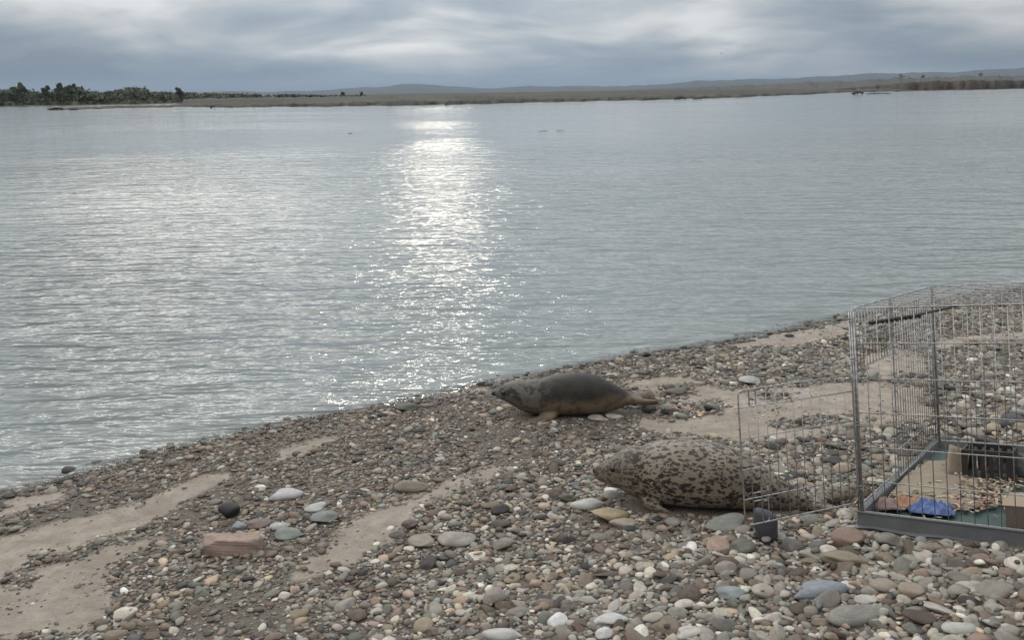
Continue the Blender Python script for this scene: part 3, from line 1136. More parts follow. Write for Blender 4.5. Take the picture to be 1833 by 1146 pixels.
def panel(name, origin, ux, uz, wdt, hgt, nv, hz, parent=cage, rf=0.0028, off=None, corner=.02):
    root = bpy.data.objects.new(name, None)
    col.objects.link(root)
    root.parent = parent
    ux, uz = Vector(ux), Vector(uz)
    nn = ux.cross(uz).normalized() * 0.0032
    o = Vector(origin)
    # rim bent from one thick wire with rounded corners
    bm = bmesh.new()
    pts = []
    c = corner
    for (a, e, s0) in (((c, 0), None, 0),):
        pass
    loop = []
    for (cx_, cz_, a0) in ((wdt - c, c, -90), (wdt - c, hgt - c, 0), (c, hgt - c, 90), (c, c, 180)):
        for k in range(5):
            an = math.radians(a0 + 22.5 * k)
            loop.append(o + ux * (cx_ + c * math.cos(an)) + uz * (cz_ + c * math.sin(an)))
    loop.append(loop[0])
    tube_bm(bm, loop, rf, 6, False)
    new_obj('rim_wire', bm_mesh(bm, 'rim_wire'), root, M_WIRE)
    for i in range(1, nv):
        x = wdt * i / nv + random.uniform(-.0012, .0012)
        wire(root, o + ux * x, o + ux * (x + random.uniform(-.0015, .0015)) + uz * hgt)
    for z in hz:
        wire(root, o + uz * z + nn, o + ux * wdt + uz * z + nn, .0020)
    return root


HZ = [.028, .14, .262, .384, .506, .63]
panel('front_panel', (0.004, 0, 0), (1, 0, 0), (0, 0, 1), CW - .008, CH, 19, HZ)
panel('back_panel', (0.004, CD, 0), (1, 0, 0), (0, 0, 1), CW - .008, CH, 19, HZ)
panel('far_side_panel', (CW, 0.004, 0), (0, 1, 0), (0, 0, 1), CD - .008, CH, 32, HZ)
# door side: the opening sits next to the front post
DW, DZ0, DZ1 = .49, .06, .52
side = panel('door_side_panel', (0, 0.004 + DW + .02, 0), (0, 1, 0), (0, 0, 1), CD - DW - .028, CH, 18, HZ)
panel('door_header_panel', (0, 0.004, DZ1 + .012), (0, 1, 0), (0, 0, 1), DW + .012, CH - DZ1 - .012, 13, [.11])
panel('door_sill_panel', (0, 0.004, 0), (0, 1, 0), (0, 0, 1), DW + .012, DZ0 - .008, 13, [.025], corner=.008)
panel('top_panel', (0.004, 0.004, CH), (0, 1, 0), (1, 0, 0), CD - .008, CW - .008, 12, [.0 + .125 * k for k in range(1, 6)])
for (x, y) in ((0, 0), (CW, 0), (0, CD), (CW, CD)):
    for dx in (-.010, -.001, .008):
        wire(cage, (x + dx, y - dx * .5, .004), (x + dx, y - dx * .5, CH - .01), .0032, 'corner_post')
for z in (.10, .33, .56, .70):   # hinge clips round the near post
    bm = bmesh.new()
    pts = [(.011 * math.cos(a), .011 * math.sin(a), z + .022 * a / 12.6) for a in np.linspace(0, 12.6, 24)]
    tube_bm(bm, pts, .0018, 5)
    new_obj('hinge_clip', bm_mesh(bm, 'hinge_clip'), cage, M_WIRE)

# the door swung out against the shore
th = math.radians(149)
dux = Vector((-math.sin(th), math.cos(th), 0))
door = panel('door', Vector((0, 0, DZ0)) + dux * .012, dux, (0, 0, 1), DW - .012, DZ1 - DZ0, 13, [.088, .19, .295, .40], rf=.0026)
bx = dux


def latch(z, along, drop, name='latch'):
    bm = bmesh.new()
    n_ = Vector((dux.y, -dux.x, 0)) * .006
    c = Vector((0, 0, z)) + dux * along + n_
    w = .013
    pts = [c - dux * w + Vector((0, 0, .02)), c - dux * w, c - dux * w - Vector((0, 0, drop - w))]
    for k in range(1, 8):
        an = math.pi + math.pi * k / 8
        pts.append(c + dux * (w * math.cos(an)) + Vector((0, 0, -drop + w + w * math.sin(an))))
    pts += [c + dux * w - Vector((0, 0, drop - w)), c + dux * w, c + dux * w + Vector((0, 0, .02))]
    tube_bm(bm, pts, .0022, 6)
    new_obj(name, bm_mesh(bm, name), door, M_WIRE)
    bm = bmesh.new()
    tube_bm(bm, [c - dux * .02 + Vector((0, 0, .004)), c + dux * .05 + Vector((0, 0, .004))], .0022, 6)
    new_obj('latch_bolt', bm_mesh(bm, 'latch_bolt'), door, M_WIRE)


latch(DZ1 - .012, .43, .05)
latch(DZ0 + .072, .40, .075)
latch(.16, .40, .03)

# dark ribbed carrying strap clipped inside under the roof
bm = bmesh.new()
A, B = Vector((.055, .015, .700)), Vector((.21, .66, .702))
tube_bm(bm, [A, A.lerp(B, .5) - Vector((0, 0, .004)), B], .0055, 8)
new_obj('hanging_rod', bm_mesh(bm, 'hanging_rod'), cage, M_WIRE_D)
for k in range(11):
    bm = bmesh.new()
    p = A.lerp(B, .03 + .05 * k) - Vector((0, 0, .001 + .0008 * k))
    d = (B - A).normalized()
    tube_bm(bm, [p - d * .006, p, p + d * .006], [.006, .0095, .006], 8)
    new_obj('rod_bead', bm_mesh(bm, 'rod_bead'), cage, M_WIRE_D)

# tray
bm = bmesh.new()
TI, TH = .012, .030


def rect(x0, y0, x1, y1, z, n=10, wave=0.0):
    pts = []
    for (a, c, d) in (((x0, y0), (x1, y0), 0), ((x1, y0), (x1, y1), 1), ((x1, y1), (x0, y1), 2), ((x0, y1), (x0, y0), 3)):
        for k in range(n):
            f = k / n
            x, y = a[0] + (c[0] - a[0]) * f, a[1] + (c[1] - a[1]) * f
            pts.append(bm.verts.new((x, y, z + wave * math.sin(9.0 * x + 5 * y + 14 * f) * .5)))
    return pts


rings = [rect(-.020, -.020, CW + .02, CD + .02, -.034, 12, .010), rect(-.024, -.024, CW + .024, CD + .024, -.028, 12, .010), rect(-.012, -.012, CW + .012, CD + .012, -.022, 12, .006),
         rect(-.010, -.010, CW + .010, CD + .010, .022, 12), rect(-.016, -.016, CW + .016, CD + .016, .026, 12), rect(-.014, -.014, CW + .014, CD + .014, .030, 12),
         rect(.004, .006, CW - .004, CD - .006, .028, 12), rect(.010, .012, CW - .010, CD - .012, -.008, 12)]
for r0, r1 in zip(rings[:-1], rings[1:]):
    for k in range(len(r0)):
        bm.faces.new((r0[k], r0[(k + 1) % len(r0)], r1[(k + 1) % len(r0)], r1[k]))
bm.faces.new(rings[-1])
bm.faces.new(rings[0][::-1])
tray = new_obj('tray', bm_mesh(bm, 'tray', False), cage, M_TRAY)
bm = bmesh.new()
g = [[bm.verts.new((.018 + (CW - .036) * i / 12, .02 + (CD - .04) * j / 16, -.004 + .003 * math.sin(i * 1.3 + j))) for i in range(13)] for j in range(17)]
for j in range(16):
    for i in range(12):
        bm.faces.new((g[j][i], g[j][i + 1], g[j + 1][i + 1], g[j + 1][i]))
new_obj('tray_liner', bm_mesh(bm, 'tray_liner'), tray, M_TEAL)


# ---- loose things lying in the tray (each its own thing)
def in_cage(o):
    o.matrix_world = CAGE_M @ o.matrix_world
    return o


def crumple(name, cx_, cy_, sx, sy, hh, mat, label, cat, seed, base=0.0, n=26, freq=1.0, lean=0.0):
    r = np.random.default_rng(seed)
    wv = r.standard_normal((7, 2)) * 9 * freq
    ph = r.random(7) * 6.28
    V = []
    for j in range(n):
        for i in range(n):
            u, v = i / (n - 1) - .5, j / (n - 1) - .5
            e = 1 - .35 * (abs(u * 2) ** 3 + abs(v * 2) ** 3) * .5
            ripple = sum(math.sin(wv[k] @ (u, v) + ph[k]) for k in range(7)) / 7
            x = u * sx * (1 + .12 * math.sin(7 * v + ph[0]))
            y = v * sy * (1 + .12 * math.sin(6 * u + ph[1]))
            rim = max(abs(u), abs(v)) * 2
            z = hh * (max(0, 1 - rim ** 2.5) * (.55 + .75 * abs(ripple) + .3 * ripple)) + .004 + .006 * (1 + ripple) * (rim > .8)
            V.append((min(max(cx_ + x, .022), CW - .022), min(max(cy_ + y, .024), CD - .024), base + z + lean * (u + .5)))
    ii = np.arange(n * n).reshape(n, n)
    q = np.stack([ii[:-1, :-1], ii[:-1, 1:], ii[1:, 1:], ii[1:, :-1]], -1).reshape(-1, 4)
    o = new_obj(name, mesh_np(name, V, q), mat=mat)
    md = o.modifiers.new('thick', 'SOLIDIFY')
    md.thickness = .003
    return tag(in_cage(o), label, cat)


M_BLUE = simple_mat('blue_rag', (0.14, 0.20, 0.42), 0.8, .85, 28, .4, .01)
M_ORANGE = simple_mat('orange_rag', (0.33, 0.18, 0.11), 0.85, .3, 30)
M_MAUVE = simple_mat('mauve_rag', (0.22, 0.15, 0.14), 0.9, .3, 25)
M_BEIGE = simple_mat('beige_cloth', (0.27, 0.225, 0.17), 0.9, .35, 9)
M_CARD = simple_mat('cardboard', (0.33, 0.255, 0.19), 0.9, .22, 12)
M_CARD_D = simple_mat('cardboard_side', (0.16, 0.125, 0.105), 0.9, .2, 12)
M_CRATE = simple_mat('dark_crate_plastic', (0.03, 0.026, 0.025), 0.5, .3, 20)
M_RAGD = simple_mat('dark_rag', (0.06, 0.055, 0.055), 0.9, .4, 20)
CAGE_I = CAGE_M.inverted()


def cage_at(u, v, z=0.0):
    o = CAGE_I @ Vector(tuple(cam_pos))
    d = CAGE_I.to_3x3() @ Vector(tuple(ray(u, v)))
    return o + d * ((z - o.z) / d.z)


def box_bm(bm, c, s, rot=0.0, jit=0.0):
    M = Matrix.Translation(Vector(c)) @ Matrix.Rotation(rot, 4, 'Z')
    r = bmesh.ops.create_cube(bm, size=1, matrix=M @ Matrix.Diagonal((s[0], s[1], s[2], 1)))
    if jit:
        for v in r['verts']:
            v.co += Vector((random.uniform(-jit, jit), random.uniform(-jit, jit), random.uniform(-jit, jit)))


p = cage_at(1655, 872, .0)
crumple('towel', p.x - .02, p.y + .10, .44, .66, .028, M_BEIGE, 'crumpled beige towel spread in the cage tray', 'towel', 3, -.002, 46, 1.0)
p = cage_at(1668, 915, .01)
crumple('rag', p.x, p.y, .14, .09, .05, M_BLUE, 'crumpled bright blue rag in the cage tray', 'rag', 15, 0.0, 44, 2.2)
p = cage_at(1622, 902, .01)
crumple('rag', p.x, p.y, .10, .11, .040, M_ORANGE, 'small crumpled orange rag in the cage tray', 'rag', 6, 0.0, 24, 1.3)
p = cage_at(1580, 908, .01)
crumple('rag', p.x, p.y + .02, .13, .10, .045, M_MAUVE, 'crumpled mauve brown rag in the corner of the cage tray', 'rag', 8, 0.0, 24, 1.0)
p = cage_at(1808, 850, .0)
crumple('rag', p.x, p.y + .03, .16, .20, .10, M_RAGD, 'heap of dark cloth against the back of the cage', 'rag', 9, 0.0, 28, 1.1)

# leaning cardboard flap
bm = bmesh.new()
p0, p1 = cage_at(1692, 858), cage_at(1745, 858)
n = 8
g = []
for j in range(n):
    row = []
    for i in range(n):
        f, h_ = i / (n - 1), j / (n - 1)
        base = p0.lerp(p1, f)
        row.append(bm.verts.new((base.x - .03 * f, base.y + .10 * h_ + .02 * math.sin(3 * f), .004 + .105 * h_ + .012 * math.sin(5 * f + 2 * h_))))
    g.append(row)
for j in range(n - 1):
    for i in range(n - 1):
        bm.faces.new((g[j][i], g[j][i + 1], g[j + 1][i + 1], g[j + 1][i]))
o = new_obj('cardboard_sheet', bm_mesh(bm, 'cardboard_sheet'), mat=M_CARD)
o.modifiers.new('t', 'SOLIDIFY').thickness = .004
tag(in_cage(o), 'bent beige cardboard sheet leaning in the back corner of the cage', 'cardboard')

# dark slatted basket
root = bpy.data.objects.new('slatted_basket', None)
col.objects.link(root)
p = cage_at(1768, 862)
root.matrix_world = CAGE_M @ Matrix.Translation((p.x, p.y + .06, 0))
tag(root, 'dark slatted plastic basket at the back of the cage', 'basket')
bm = bmesh.new()
box_bm(bm, (0, 0, .012), (.17, .13, .012))
new_obj('base', bm_mesh(bm, 'base', False), root, M_CRATE)
for k in range(6):
    for yy in (-.062, .062):
        bm = bmesh.new()
        box_bm(bm, (-.075 + .03 * k, yy, .065), (.016, .006, .10))
        new_obj('slat', bm_mesh(bm, 'slat', False), root, M_CRATE)
for zc in (.116,):
    for yy in (-.062, .062):
        bm = bmesh.new()
        box_bm(bm, (0, yy, zc), (.176, .010, .014))
        new_obj('rail', bm_mesh(bm, 'rail', False), root, M_CRATE)
    for xx in (-.086, .086):
        bm = bmesh.new()
        box_bm(bm, (xx, 0, .065), (.008, .13, .11))
        new_obj('end_wall', bm_mesh(bm, 'end_wall', False), root, M_CRATE)

# open cardboard box at the front edge
root = bpy.data.objects.new('cardboard_box', None)
col.objects.link(root)
p = cage_at(1800, 950)
root.matrix_world = CAGE_M @ Matrix.Translation((p.x, p.y, 0)) @ Matrix.Rotation(.10, 4, 'Z')
tag(root, 'low brown cardboard box inside the front of the cage', 'box')
bm = bmesh.new()
box_bm(bm, (.13, .085, .040), (.26, .17, .076), 0, .004)
new_obj('body', bm_mesh(bm, 'body', False), root, M_CARD_D)
bm = bmesh.new()
for (cxx, cyy, rz) in ((.13, .045, .03), (.14, .125, -.04)):
    box_bm(bm, (cxx, cyy, .083 + rz * .05), (.27, .085, .004), rz, .003)
new_obj('lid_flap', bm_mesh(bm, 'lid_flap', False), root, M_CARD)

# litter of wood shavings and fish scraps
m, nb, out = mat_new('tray_litter')
tint = nb.n('ShaderNodeAttribute', attribute_name='tint').outputs['Color']
principled(nb, out, tint, .8, .3)
M_LIT = m
Vs, Fs, Cs = [], [], []
lc = np.array([srgb(178, 160, 138), srgb(200, 188, 170), srgb(150, 120, 105), srgb(120, 104, 84), srgb(190, 150, 135), srgb(140, 140, 125)])
cc = [cage_at(1735, 880), cage_at(1700, 870), cage_at(1660, 890), cage_at(1700, 900), cage_at(1760, 895), cage_at(1775, 862)]
for k in range(1000):
    q = random.choice(cc)
    x, y = q.x + random.gauss(0, .075), q.y + random.gauss(0, .085)
    if not (.03 < x < CW - .03 and .03 < y < CD - .03):
        continue
    a = random.uniform(0, 6.28)
    l, w_ = random.uniform(.008, .024), random.uniform(.003, .008)
    z = .003 + abs(random.gauss(0, .008))
    tl = random.uniform(-.3, .3)
    dx, dy = math.cos(a), math.sin(a)
    i0 = len(Vs)
    for (s, tt, e) in ((-1, -1, 0), (1, -1, 0), (1, 1, 0), (-1, 1, 0), (0, -.7, .004), (0, .7, .004)):
        Vs.append((x + dx * l * s - dy * w_ * tt, y + dy * l * s + dx * w_ * tt, z + l * s * tl + e))
    Fs += [(i0, i0 + 4, i0 + 5, i0 + 3), (i0 + 4, i0 + 1, i0 + 2, i0 + 5)]
    c = lc[random.randrange(6)] * random.uniform(.7, 1.05)
    Cs += [tuple(c) + (1,)] * 6
me = mesh_np('tray_litter', np.array(Vs), np.array(Fs), False)
ca = me.color_attributes.new('tint', 'FLOAT_COLOR', 'POINT')
ca.data.foreach_set('color', np.array(Cs, np.float32).ravel())
o = new_obj('tray_litter', me, mat=M_LIT)
tag(in_cage(o), 'pale shavings and scraps strewn over the cage tray floor', 'litter', kind='stuff')

# ------------------------------------------------------------------ stones one can point at
def solid_size(u0, u1, v0, v1):
    uc = .5 * (u0 + u1)
    P = ground_at(uc, v1 - .25 * (v1 - v0))
    dist = np.linalg.norm(P - cam_pos)
    wm = (u1 - u0) / FPX * dist
    vm = (v1 - v0) / FPX * dist
    dep = math.asin((CAM_H - P[2]) / dist)
    dm = wm * .72
    hm = (vm - dm * math.sin(dep) * .8) / math.cos(dep)
    hm = min(max(hm, .30 * wm), 1.5 * wm)
    dm = min(dm, (vm - hm * math.cos(dep) * .6) / math.sin(dep) if vm > hm * .6 else dm)
    dm = max(dm, .45 * wm)
    return P, wm, dm, hm


NAMED = [
    # u0, u1, v0, v1, colour, proto, yaw, label
    (365, 467, 955, 998, srgb(188, 150, 132, .95), 'block', .25, 'large pink banded block of stone among the shingle'),
    (392, 429, 899, 934, srgb(62, 58, 60), 3, .3, 'dark charcoal stone standing behind the pink banded block'),
    (481, 541, 873, 898, srgb(196, 196, 200), 1, .1, 'large pale lilac grey stone with a tapering end'),
    (546, 587, 899, 917, srgb(206, 208, 202), 2, .4, 'flat whitish stone beside the lilac grey tapering one'),
    (557, 606, 911, 939, srgb(140, 146, 142), 5, .4, 'thick grey wedge stone under the flat whitish one'),
    (490, 538, 943, 968, srgb(140, 150, 142), 6, .3, 'green grey slab beside the pink banded block'),
    (440, 484, 928, 948, srgb(150, 122, 112), 7, .2, 'flat reddish stone behind the pink banded block'),
    (483, 518, 932, 950, srgb(182, 186, 184), 8, .2, 'rounded pale stone above the green grey slab'),
    (416, 441, 934, 954, srgb(148, 164, 170), 9, .6, 'small bluish stone between the charcoal stone and the pink block'),
    (434, 466, 977, 990, srgb(176, 158, 148), 10, .1, 'low pinkish pebble leaning on the pink block'),
    (719, 748, 929, 950, srgb(120, 98, 86), 11, .2, 'small brown pyramid stone alone on the sand patch'),
    (730, 779, 956, 983, srgb(168, 156, 136), 12, -.4, 'smooth tan domed stone at the edge of the sand patch'),
    (780, 852, 947, 981, srgb(178, 172, 160), 13, .3, 'long pale boulder beside the tan domed stone'),
    (879, 914, 899, 926, srgb(74, 68, 66), 14, .1, 'dark round stone above the long pale boulder'),
    (880, 914, 928, 947, srgb(98, 88, 82), 15, .5, 'dull brown stone just below the dark round one'),
    (1020, 1086, 893, 915, srgb(198, 196, 190), 4, .3, 'flat white grey stone in front of the spotted seal'),
    (1057, 1133, 904, 938, srgb(190, 166, 116), 0, -.15, 'big yellow ochre stone in front of the spotted seal'),
    (1091, 1139, 931, 946, srgb(190, 170, 148), 16, .05, 'flat cream stone leaning on the yellow ochre one'),
    (1112, 1142, 940, 954, srgb(66, 70, 80), 17, .2, 'small slate dark stone under the flat cream one'),
    (1262, 1340, 917, 953, srgb(152, 154, 144), 2, .2, 'big green grey boulder under the belly of the spotted seal'),
    (1304, 1352, 963, 997, srgb(120, 120, 108), 6, .5, 'angular olive grey stone beside the violet stone'),
    (1348, 1389, 922, 984, srgb(86, 85, 100), 'upright', 0, 'dark violet rounded lump standing upright under the open cage door'),
    (1489, 1549, 944, 984, srgb(166, 130, 104), 12, .15, 'big rounded orange brown boulder below the cage tray'),
    (1568, 1607, 953, 982, srgb(146, 142, 126), 5, .1, 'grey stone with pale side below the cage tray'),
    (1473, 1548, 990, 1016, srgb(160, 142, 108), 9, -.3, 'long ochre stone below the orange brown boulder'),
    (1280, 1319, 1003, 1033, srgb(164, 148, 138), 14, .2, 'round pinkish grey cobble on the open shingle'),
    (1279, 1332, 1047, 1074, srgb(150, 162, 168), 7, .2, 'blue grey stone with pale flat top'),
    (1418, 1512, 1044, 1073, srgb(146, 156, 172), 1, .12, 'long blue grey stone with a pale end'),
    (1480, 1580, 1084, 1122, srgb(158, 152, 144), 13, .2, 'biggest smooth grey stone in the lower corner shingle'),
    (1559, 1609, 1033, 1061, srgb(172, 152, 130), 4, .1, 'oval tan cobble beside another tan dome'),
    (1609, 1657, 1043, 1075, srgb(176, 152, 126), 12, .4, 'tan domed cobble with a sloping end'),
    (1619, 1672, 1092, 1121, srgb(100, 76, 62), 3, -.1, 'dark brown flat-topped stone in the corner shingle'),
    (1689, 1742, 1113, 1137, srgb(196, 196, 184), 8, .05, 'square pale cream stone near the frame corner'),
    (1530, 1568, 1063, 1084, srgb(204, 196, 186), 15, .1, 'rounded whitish cobble above the biggest smooth grey stone'),
    (1714, 1750, 1042, 1058, srgb(206, 196, 180), 16, -.1, 'oval cream cobble lying in brown gravel'),
    (864, 906, 1050, 1091, srgb(182, 164, 158), 10, .9, 'pale pink slab tilted up in the shingle'),
    (865, 938, 1128, 1150, srgb(202, 202, 198), 4, .05, 'wide white flat stone at the bottom of the shingle'),
    (1064, 1126, 1103, 1122, srgb(214, 214, 212), 9, .4, 'long white stone lying aslant in the bottom shingle'),
    (1066, 1098, 1122, 1148, srgb(220, 222, 222), 14, .3, 'round bright white stone below the long white one'),
    (1205, 1258, 1119, 1145, srgb(206, 202, 190), 1, .5, 'smooth cream oval stone at the bottom of the shingle'),
    (1424, 1442, 749, 763, srgb(102, 84, 72), 11, .2, 'small brown stone alone on the sand behind the cage door'),
    (707, 750, 721, 738, srgb(96, 100, 88), 5, .1, 'dark olive rock at the water edge'),
    (1147, 1174, 721, 742, srgb(96, 88, 80), 6, .1, 'brown rock behind the tail of the dark seal'),
    (1190, 1233, 695, 709, srgb(128, 118, 104), 2, .0, 'low brown stone on the sand behind the dark seal'),
    (1259, 1276, 724, 739, srgb(60, 54, 54), 3, .3, 'small black stone at the end of a stone cluster on the sand'),
    (1182, 1200, 730, 744, srgb(66, 60, 58), 7, .3, 'small dark stone at the start of a stone cluster on the sand'),
    (1083, 1112, 737, 752, srgb(200, 194, 184), 8, .1, 'white stone against the belly of the dark seal'),
    (1052, 1084, 741, 755, srgb(192, 180, 170), 10, .1, 'pinkish white stone below the belly of the dark seal'),
    (1322, 1362, 671, 692, srgb(196, 200, 194), 17, .0, 'whitish peaked stone behind the top of the cage door'),
    (1149, 1164, 630, 642, srgb(58, 56, 58), 15, .0, 'small black stone at the water edge beyond the dark seal'),
    (1456, 1476, 673, 682, srgb(92, 80, 74), 16, .0, 'small brown stone on the sand strip by the cage'),
    (700, 768, 860, 884, srgb(158, 142, 118), 13, -.1, 'long flat tan stone above the sand patch'),
    (1405, 1422, 597, 604, srgb(52, 48, 48), 4, .0, 'little black stone on the wet sand beyond the cage door'),
    (1320, 1334, 607, 614, srgb(120, 118, 116), 9, .0, 'little grey stone awash at the edge of the river'),
    (100, 122, 855, 868, srgb(78, 82, 74), 5, .4, 'dark green stone at the water edge near the frame side'),
    (6, 26, 884, 894, srgb(60, 60, 58), 3, .0, 'dark stone awash in the river corner'),
]
named_xy = []


def make_named(e):
    u0, u1, v0, v1, c, pr, yaw, label = e
    P, wm, dm, hm = solid_size(u0, u1, v0, v1)
    if pr == 'block':
        pb = Proto(801)
        pb.n = np.array([(1, .1, .1), (-1, .12, -.15), (.05, 1, .1), (0, -1, .18), (.06, .05, 1), (-.1, .3, .95), (0, 0, -1), (.75, -.6, .1), (-.5, -.8, -.1), (.3, -.6, .75), (-.7, -.2, .7)], float)
        pb.n /= np.linalg.norm(pb.n, axis=1)[:, None]
        pb.h = np.array([.66, .6, .6, .58, .5, .55, .6, .74, .70, .72, .66])
        pb.sharp, pb.amp = 22., .055
        V, F = pb.verts(5)
        V = V + .022 * np.sin(V @ np.array([[9., 3, 2], [2, 8, 5], [4, -3, 11]]).T) + .012 * np.sin(V[:, [1, 2, 0]] @ np.array([[19., 7, 5], [6, 23, 4], [3, -8, 21]]).T)
        me = mesh_np('stone', V, F)
        hm = .085
        dm = .10
    elif pr == 'upright':
        pb = Proto(803)
        pb.n = np.array([(1, .1, .05), (-1, .1, -.1), (0, 1, 0), (.1, -1, .1), (.2, 0, 1), (0, 0, -1), (.7, -.7, 0), (-.7, -.7, .1)], float)
        pb.n /= np.linalg.norm(pb.n, axis=1)[:, None]
        pb.h = np.array([.66, .64, .7, .66, .62, .7, .78, .8])
        pb.sharp, pb.amp = 5., .07
        me = mesh_np('stone', *pb.verts(4))
        hm = (v1 - v0) / FPX * np.linalg.norm(P - cam_pos) / .92
        dm = wm * .75
    else:
        me = proto_mesh(pr)
    o = bpy.data.objects.new('stone', me)
    col.objects.link(o)
    if not me.materials:
        me.materials.append(M_STONE_OBJ)
    z = terrain(P[0], P[1])
    o.location = (P[0], P[1], float(z) + hm * (.34 if pr != 'upright' else .42))
    o.scale = (wm * .5, dm * .5, hm * .5)
    o.rotation_euler = (random.uniform(-.08, .08), random.uniform(-.10, .10), yaw * .6)
    lum = .3 * c[0] + .5 * c[1] + .2 * c[2]
    o.color = tuple((lum + (q - lum) * .62) * .9 for q in c) + (1,)
    tag(o, label, 'stone', 'single stones that stand out on the beach')
    named_xy.append((P[0], P[1], wm * .5, dm * .5, yaw * .6, hm))


for e in NAMED:
    make_named(e)

# ------------------------------------------------------------------ the shingle
X0, X1, Y0, Y1, RES = -3.6, 6.4, 0.4, 8.4, 0.005
NXR, NYR = int((X1 - X0) / RES), int((Y1 - Y0) / RES)
occ = np.zeros((NYR, NXR), np.uint8)
heap = np.zeros((NYR, NXR), np.float32)
fixed = np.zeros((NYR, NXR), np.uint8)


def footprint(x, y, a, bb, yaw):
    r = max(a, bb)
    i0, i1 = int((x - r - X0) / RES), int((x + r - X0) / RES) + 2
    j0, j1 = int((y - r - Y0) / RES), int((y + r - Y0) / RES) + 2
    if i0 < 0 or j0 < 0 or i1 > NXR or j1 > NYR:
        return None
    xs = X0 + (np.arange(i0, i1) + .5) * RES - x
    ys = Y0 + (np.arange(j0, j1) + .5) * RES - y
    c, s = math.cos(yaw), math.sin(yaw)
    uu = (xs[None] * c + ys[:, None] * s) / a
    vv = (-xs[None] * s + ys[:, None] * c) / bb
    q = uu * uu + vv * vv
    return slice(j0, j1), slice(i0, i1), q


for (x, y, a, bb, yaw, hh) in named_xy:
    fp = footprint(x, y, a * .9, bb * .9, yaw)
    if fp:
        sj, si, q = fp
        mk = q < 1
        occ[sj, si][mk] = 1
        fixed[sj, si][mk] = 1
        heap[sj, si][mk] = hh * .7
# animals keep the stones under them pressed flat
for root, ln, rr in ((seal1, .78, .105), (seal2, .92, .115)):
    for f in np.linspace(.24, 1, 14):
        w_ = root.matrix_world @ Vector((ln * f, 0, 0))
        fp = footprint(w_.x, w_.y, rr * (1 - .55 * max(0, f - .7) / .3), rr * (1 - .55 * max(0, f - .7) / .3), 0)
        if fp:
            sj, si, q = fp
            occ[sj, si][q < 1] = 1
            fixed[sj, si][q < 1] = 1

ST = {k: [] for k in ('x', 'y', 'z', 'a', 'b', 'c', 'yaw', 'tx', 'ty', 'pr')}


def tier(n, lo, hi, expo, free, sand_keep, seed, on_top=0.0, region=None, gap=1.0):
    r = np.random.default_rng(seed)
    x = r.uniform(X0 + .15, X1 - .15, n)
    y = r.uniform(Y0 + .15, Y1 - .15, n)
    s = shore_dist(x, y)
    ok = (s > -.16) & (s < 4.2)
    z = terrain(x, y)
    u, v, zc = project(np.stack([x, y, z], 1))
    ok &= ((u > -330) & (u < 2160) & (v < 1330) & (zc > .3)) | ((lo > .045) & (zc > .25) & (u > -800) & (u < 3200) & (v < 2000)) | ((lo > .028) & (zc > .3) & (u > -450) & (u < 2650) & (v < 1500))
    x, y, s, u, v, z = x[ok], y[ok], s[ok], u[ok], v[ok], z[ok]
    m = len(x)
    sz = lo * (hi / lo) ** (r.random(m) ** expo)
    # finer shingle low on the beach and to the left, coarser up the bank
    fine = np.clip((s - .3) / 2.2, 0, 1) * .24 + np.clip((x + .5) / 2.0, 0, 1) * .20 + .56
    sz = sz * fine
    sand = sand_mask(x + r.normal(0, .02, m), y + r.normal(0, .02, m))
    clus = np.clip(np.sin(6.3 * x + 2.1 * y) * np.sin(7.9 * y - 3.3 * x + 1) * 2.2 - .5, 0, 1)
    sand_keep = sand_keep * (.6 + 5 * clus)
    patch = np.sin(3.1 * x + 1.7 * y + 1) + np.sin(5.3 * y - 2.2 * x) + .7 * np.sin(9.1 * x + 4 * y)
    thin = np.where((patch > 1.35) & (s < 2.3), .35, 1.0)
    keep = r.random(m) < np.where(sand, sand_keep, thin)
    keep &= (s > .0) | (r.random(m) < .45)
    if region == 'edge':
        keep &= (s < .16) & (s > -.16)
    order = np.argsort(-sz)
    yaw = r.normal(.35, .75, m)
    el = r.uniform(.45, .90, m)
    fl = r.uniform(.26, .60, m)
    tx = r.normal(.06, .20, m)
    ty = r.normal(0, .20, m)
    pr = r.integers(0, len(PROTOS), m)
    top = r.random(m) < on_top
    acc = 0
    for i in order:
        if not keep[i]:
            continue
        a, bb = sz[i] * .5, sz[i] * .5 * el[i]
        fp = footprint(x[i], y[i], a, bb, yaw[i])
        if fp is None:
            continue
        sj, si, q = fp
        core = q < gap
        if not core.any():
            continue
        o = occ[sj, si][core].mean()
        if top[i]:
            if fixed[sj, si][core].any():
                continue
        elif o > free:
            continue
        base = float(np.mean(heap[sj, si][core])) if top[i] else float(np.mean(heap[sj, si][core])) * .5
        c = sz[i] * .5 * fl[i] * math.sqrt(el[i])
        # stones must stay below the cage tray and out of its wires
        pc = CAGE_I @ Vector((x[i], y[i], z[i] + base + 1.5 * c))
        if -.05 < pc.x < CW + .06 and -.06 < pc.y < CD + .06:
            if pc.z > -.03:
                if pc.z - 1.5 * c > -.034:
                    continue
                base += -.034 - pc.z
        zc_ = z[i] + base + c * .30
        for k_, v_ in zip(ST, (x[i], y[i], zc_, a, bb, c, yaw[i], tx[i], ty[i], pr[i])):
            ST[k_].append(v_)
        occ[sj, si][q < .92] = 1
        hm_ = base + c * 1.2 * np.sqrt(np.clip(1 - q, 0, 1))
        heap[sj, si] = np.maximum(heap[sj, si], hm_)
        acc += 1
    print('tier', lo, hi, 'placed', acc, 'of', m)


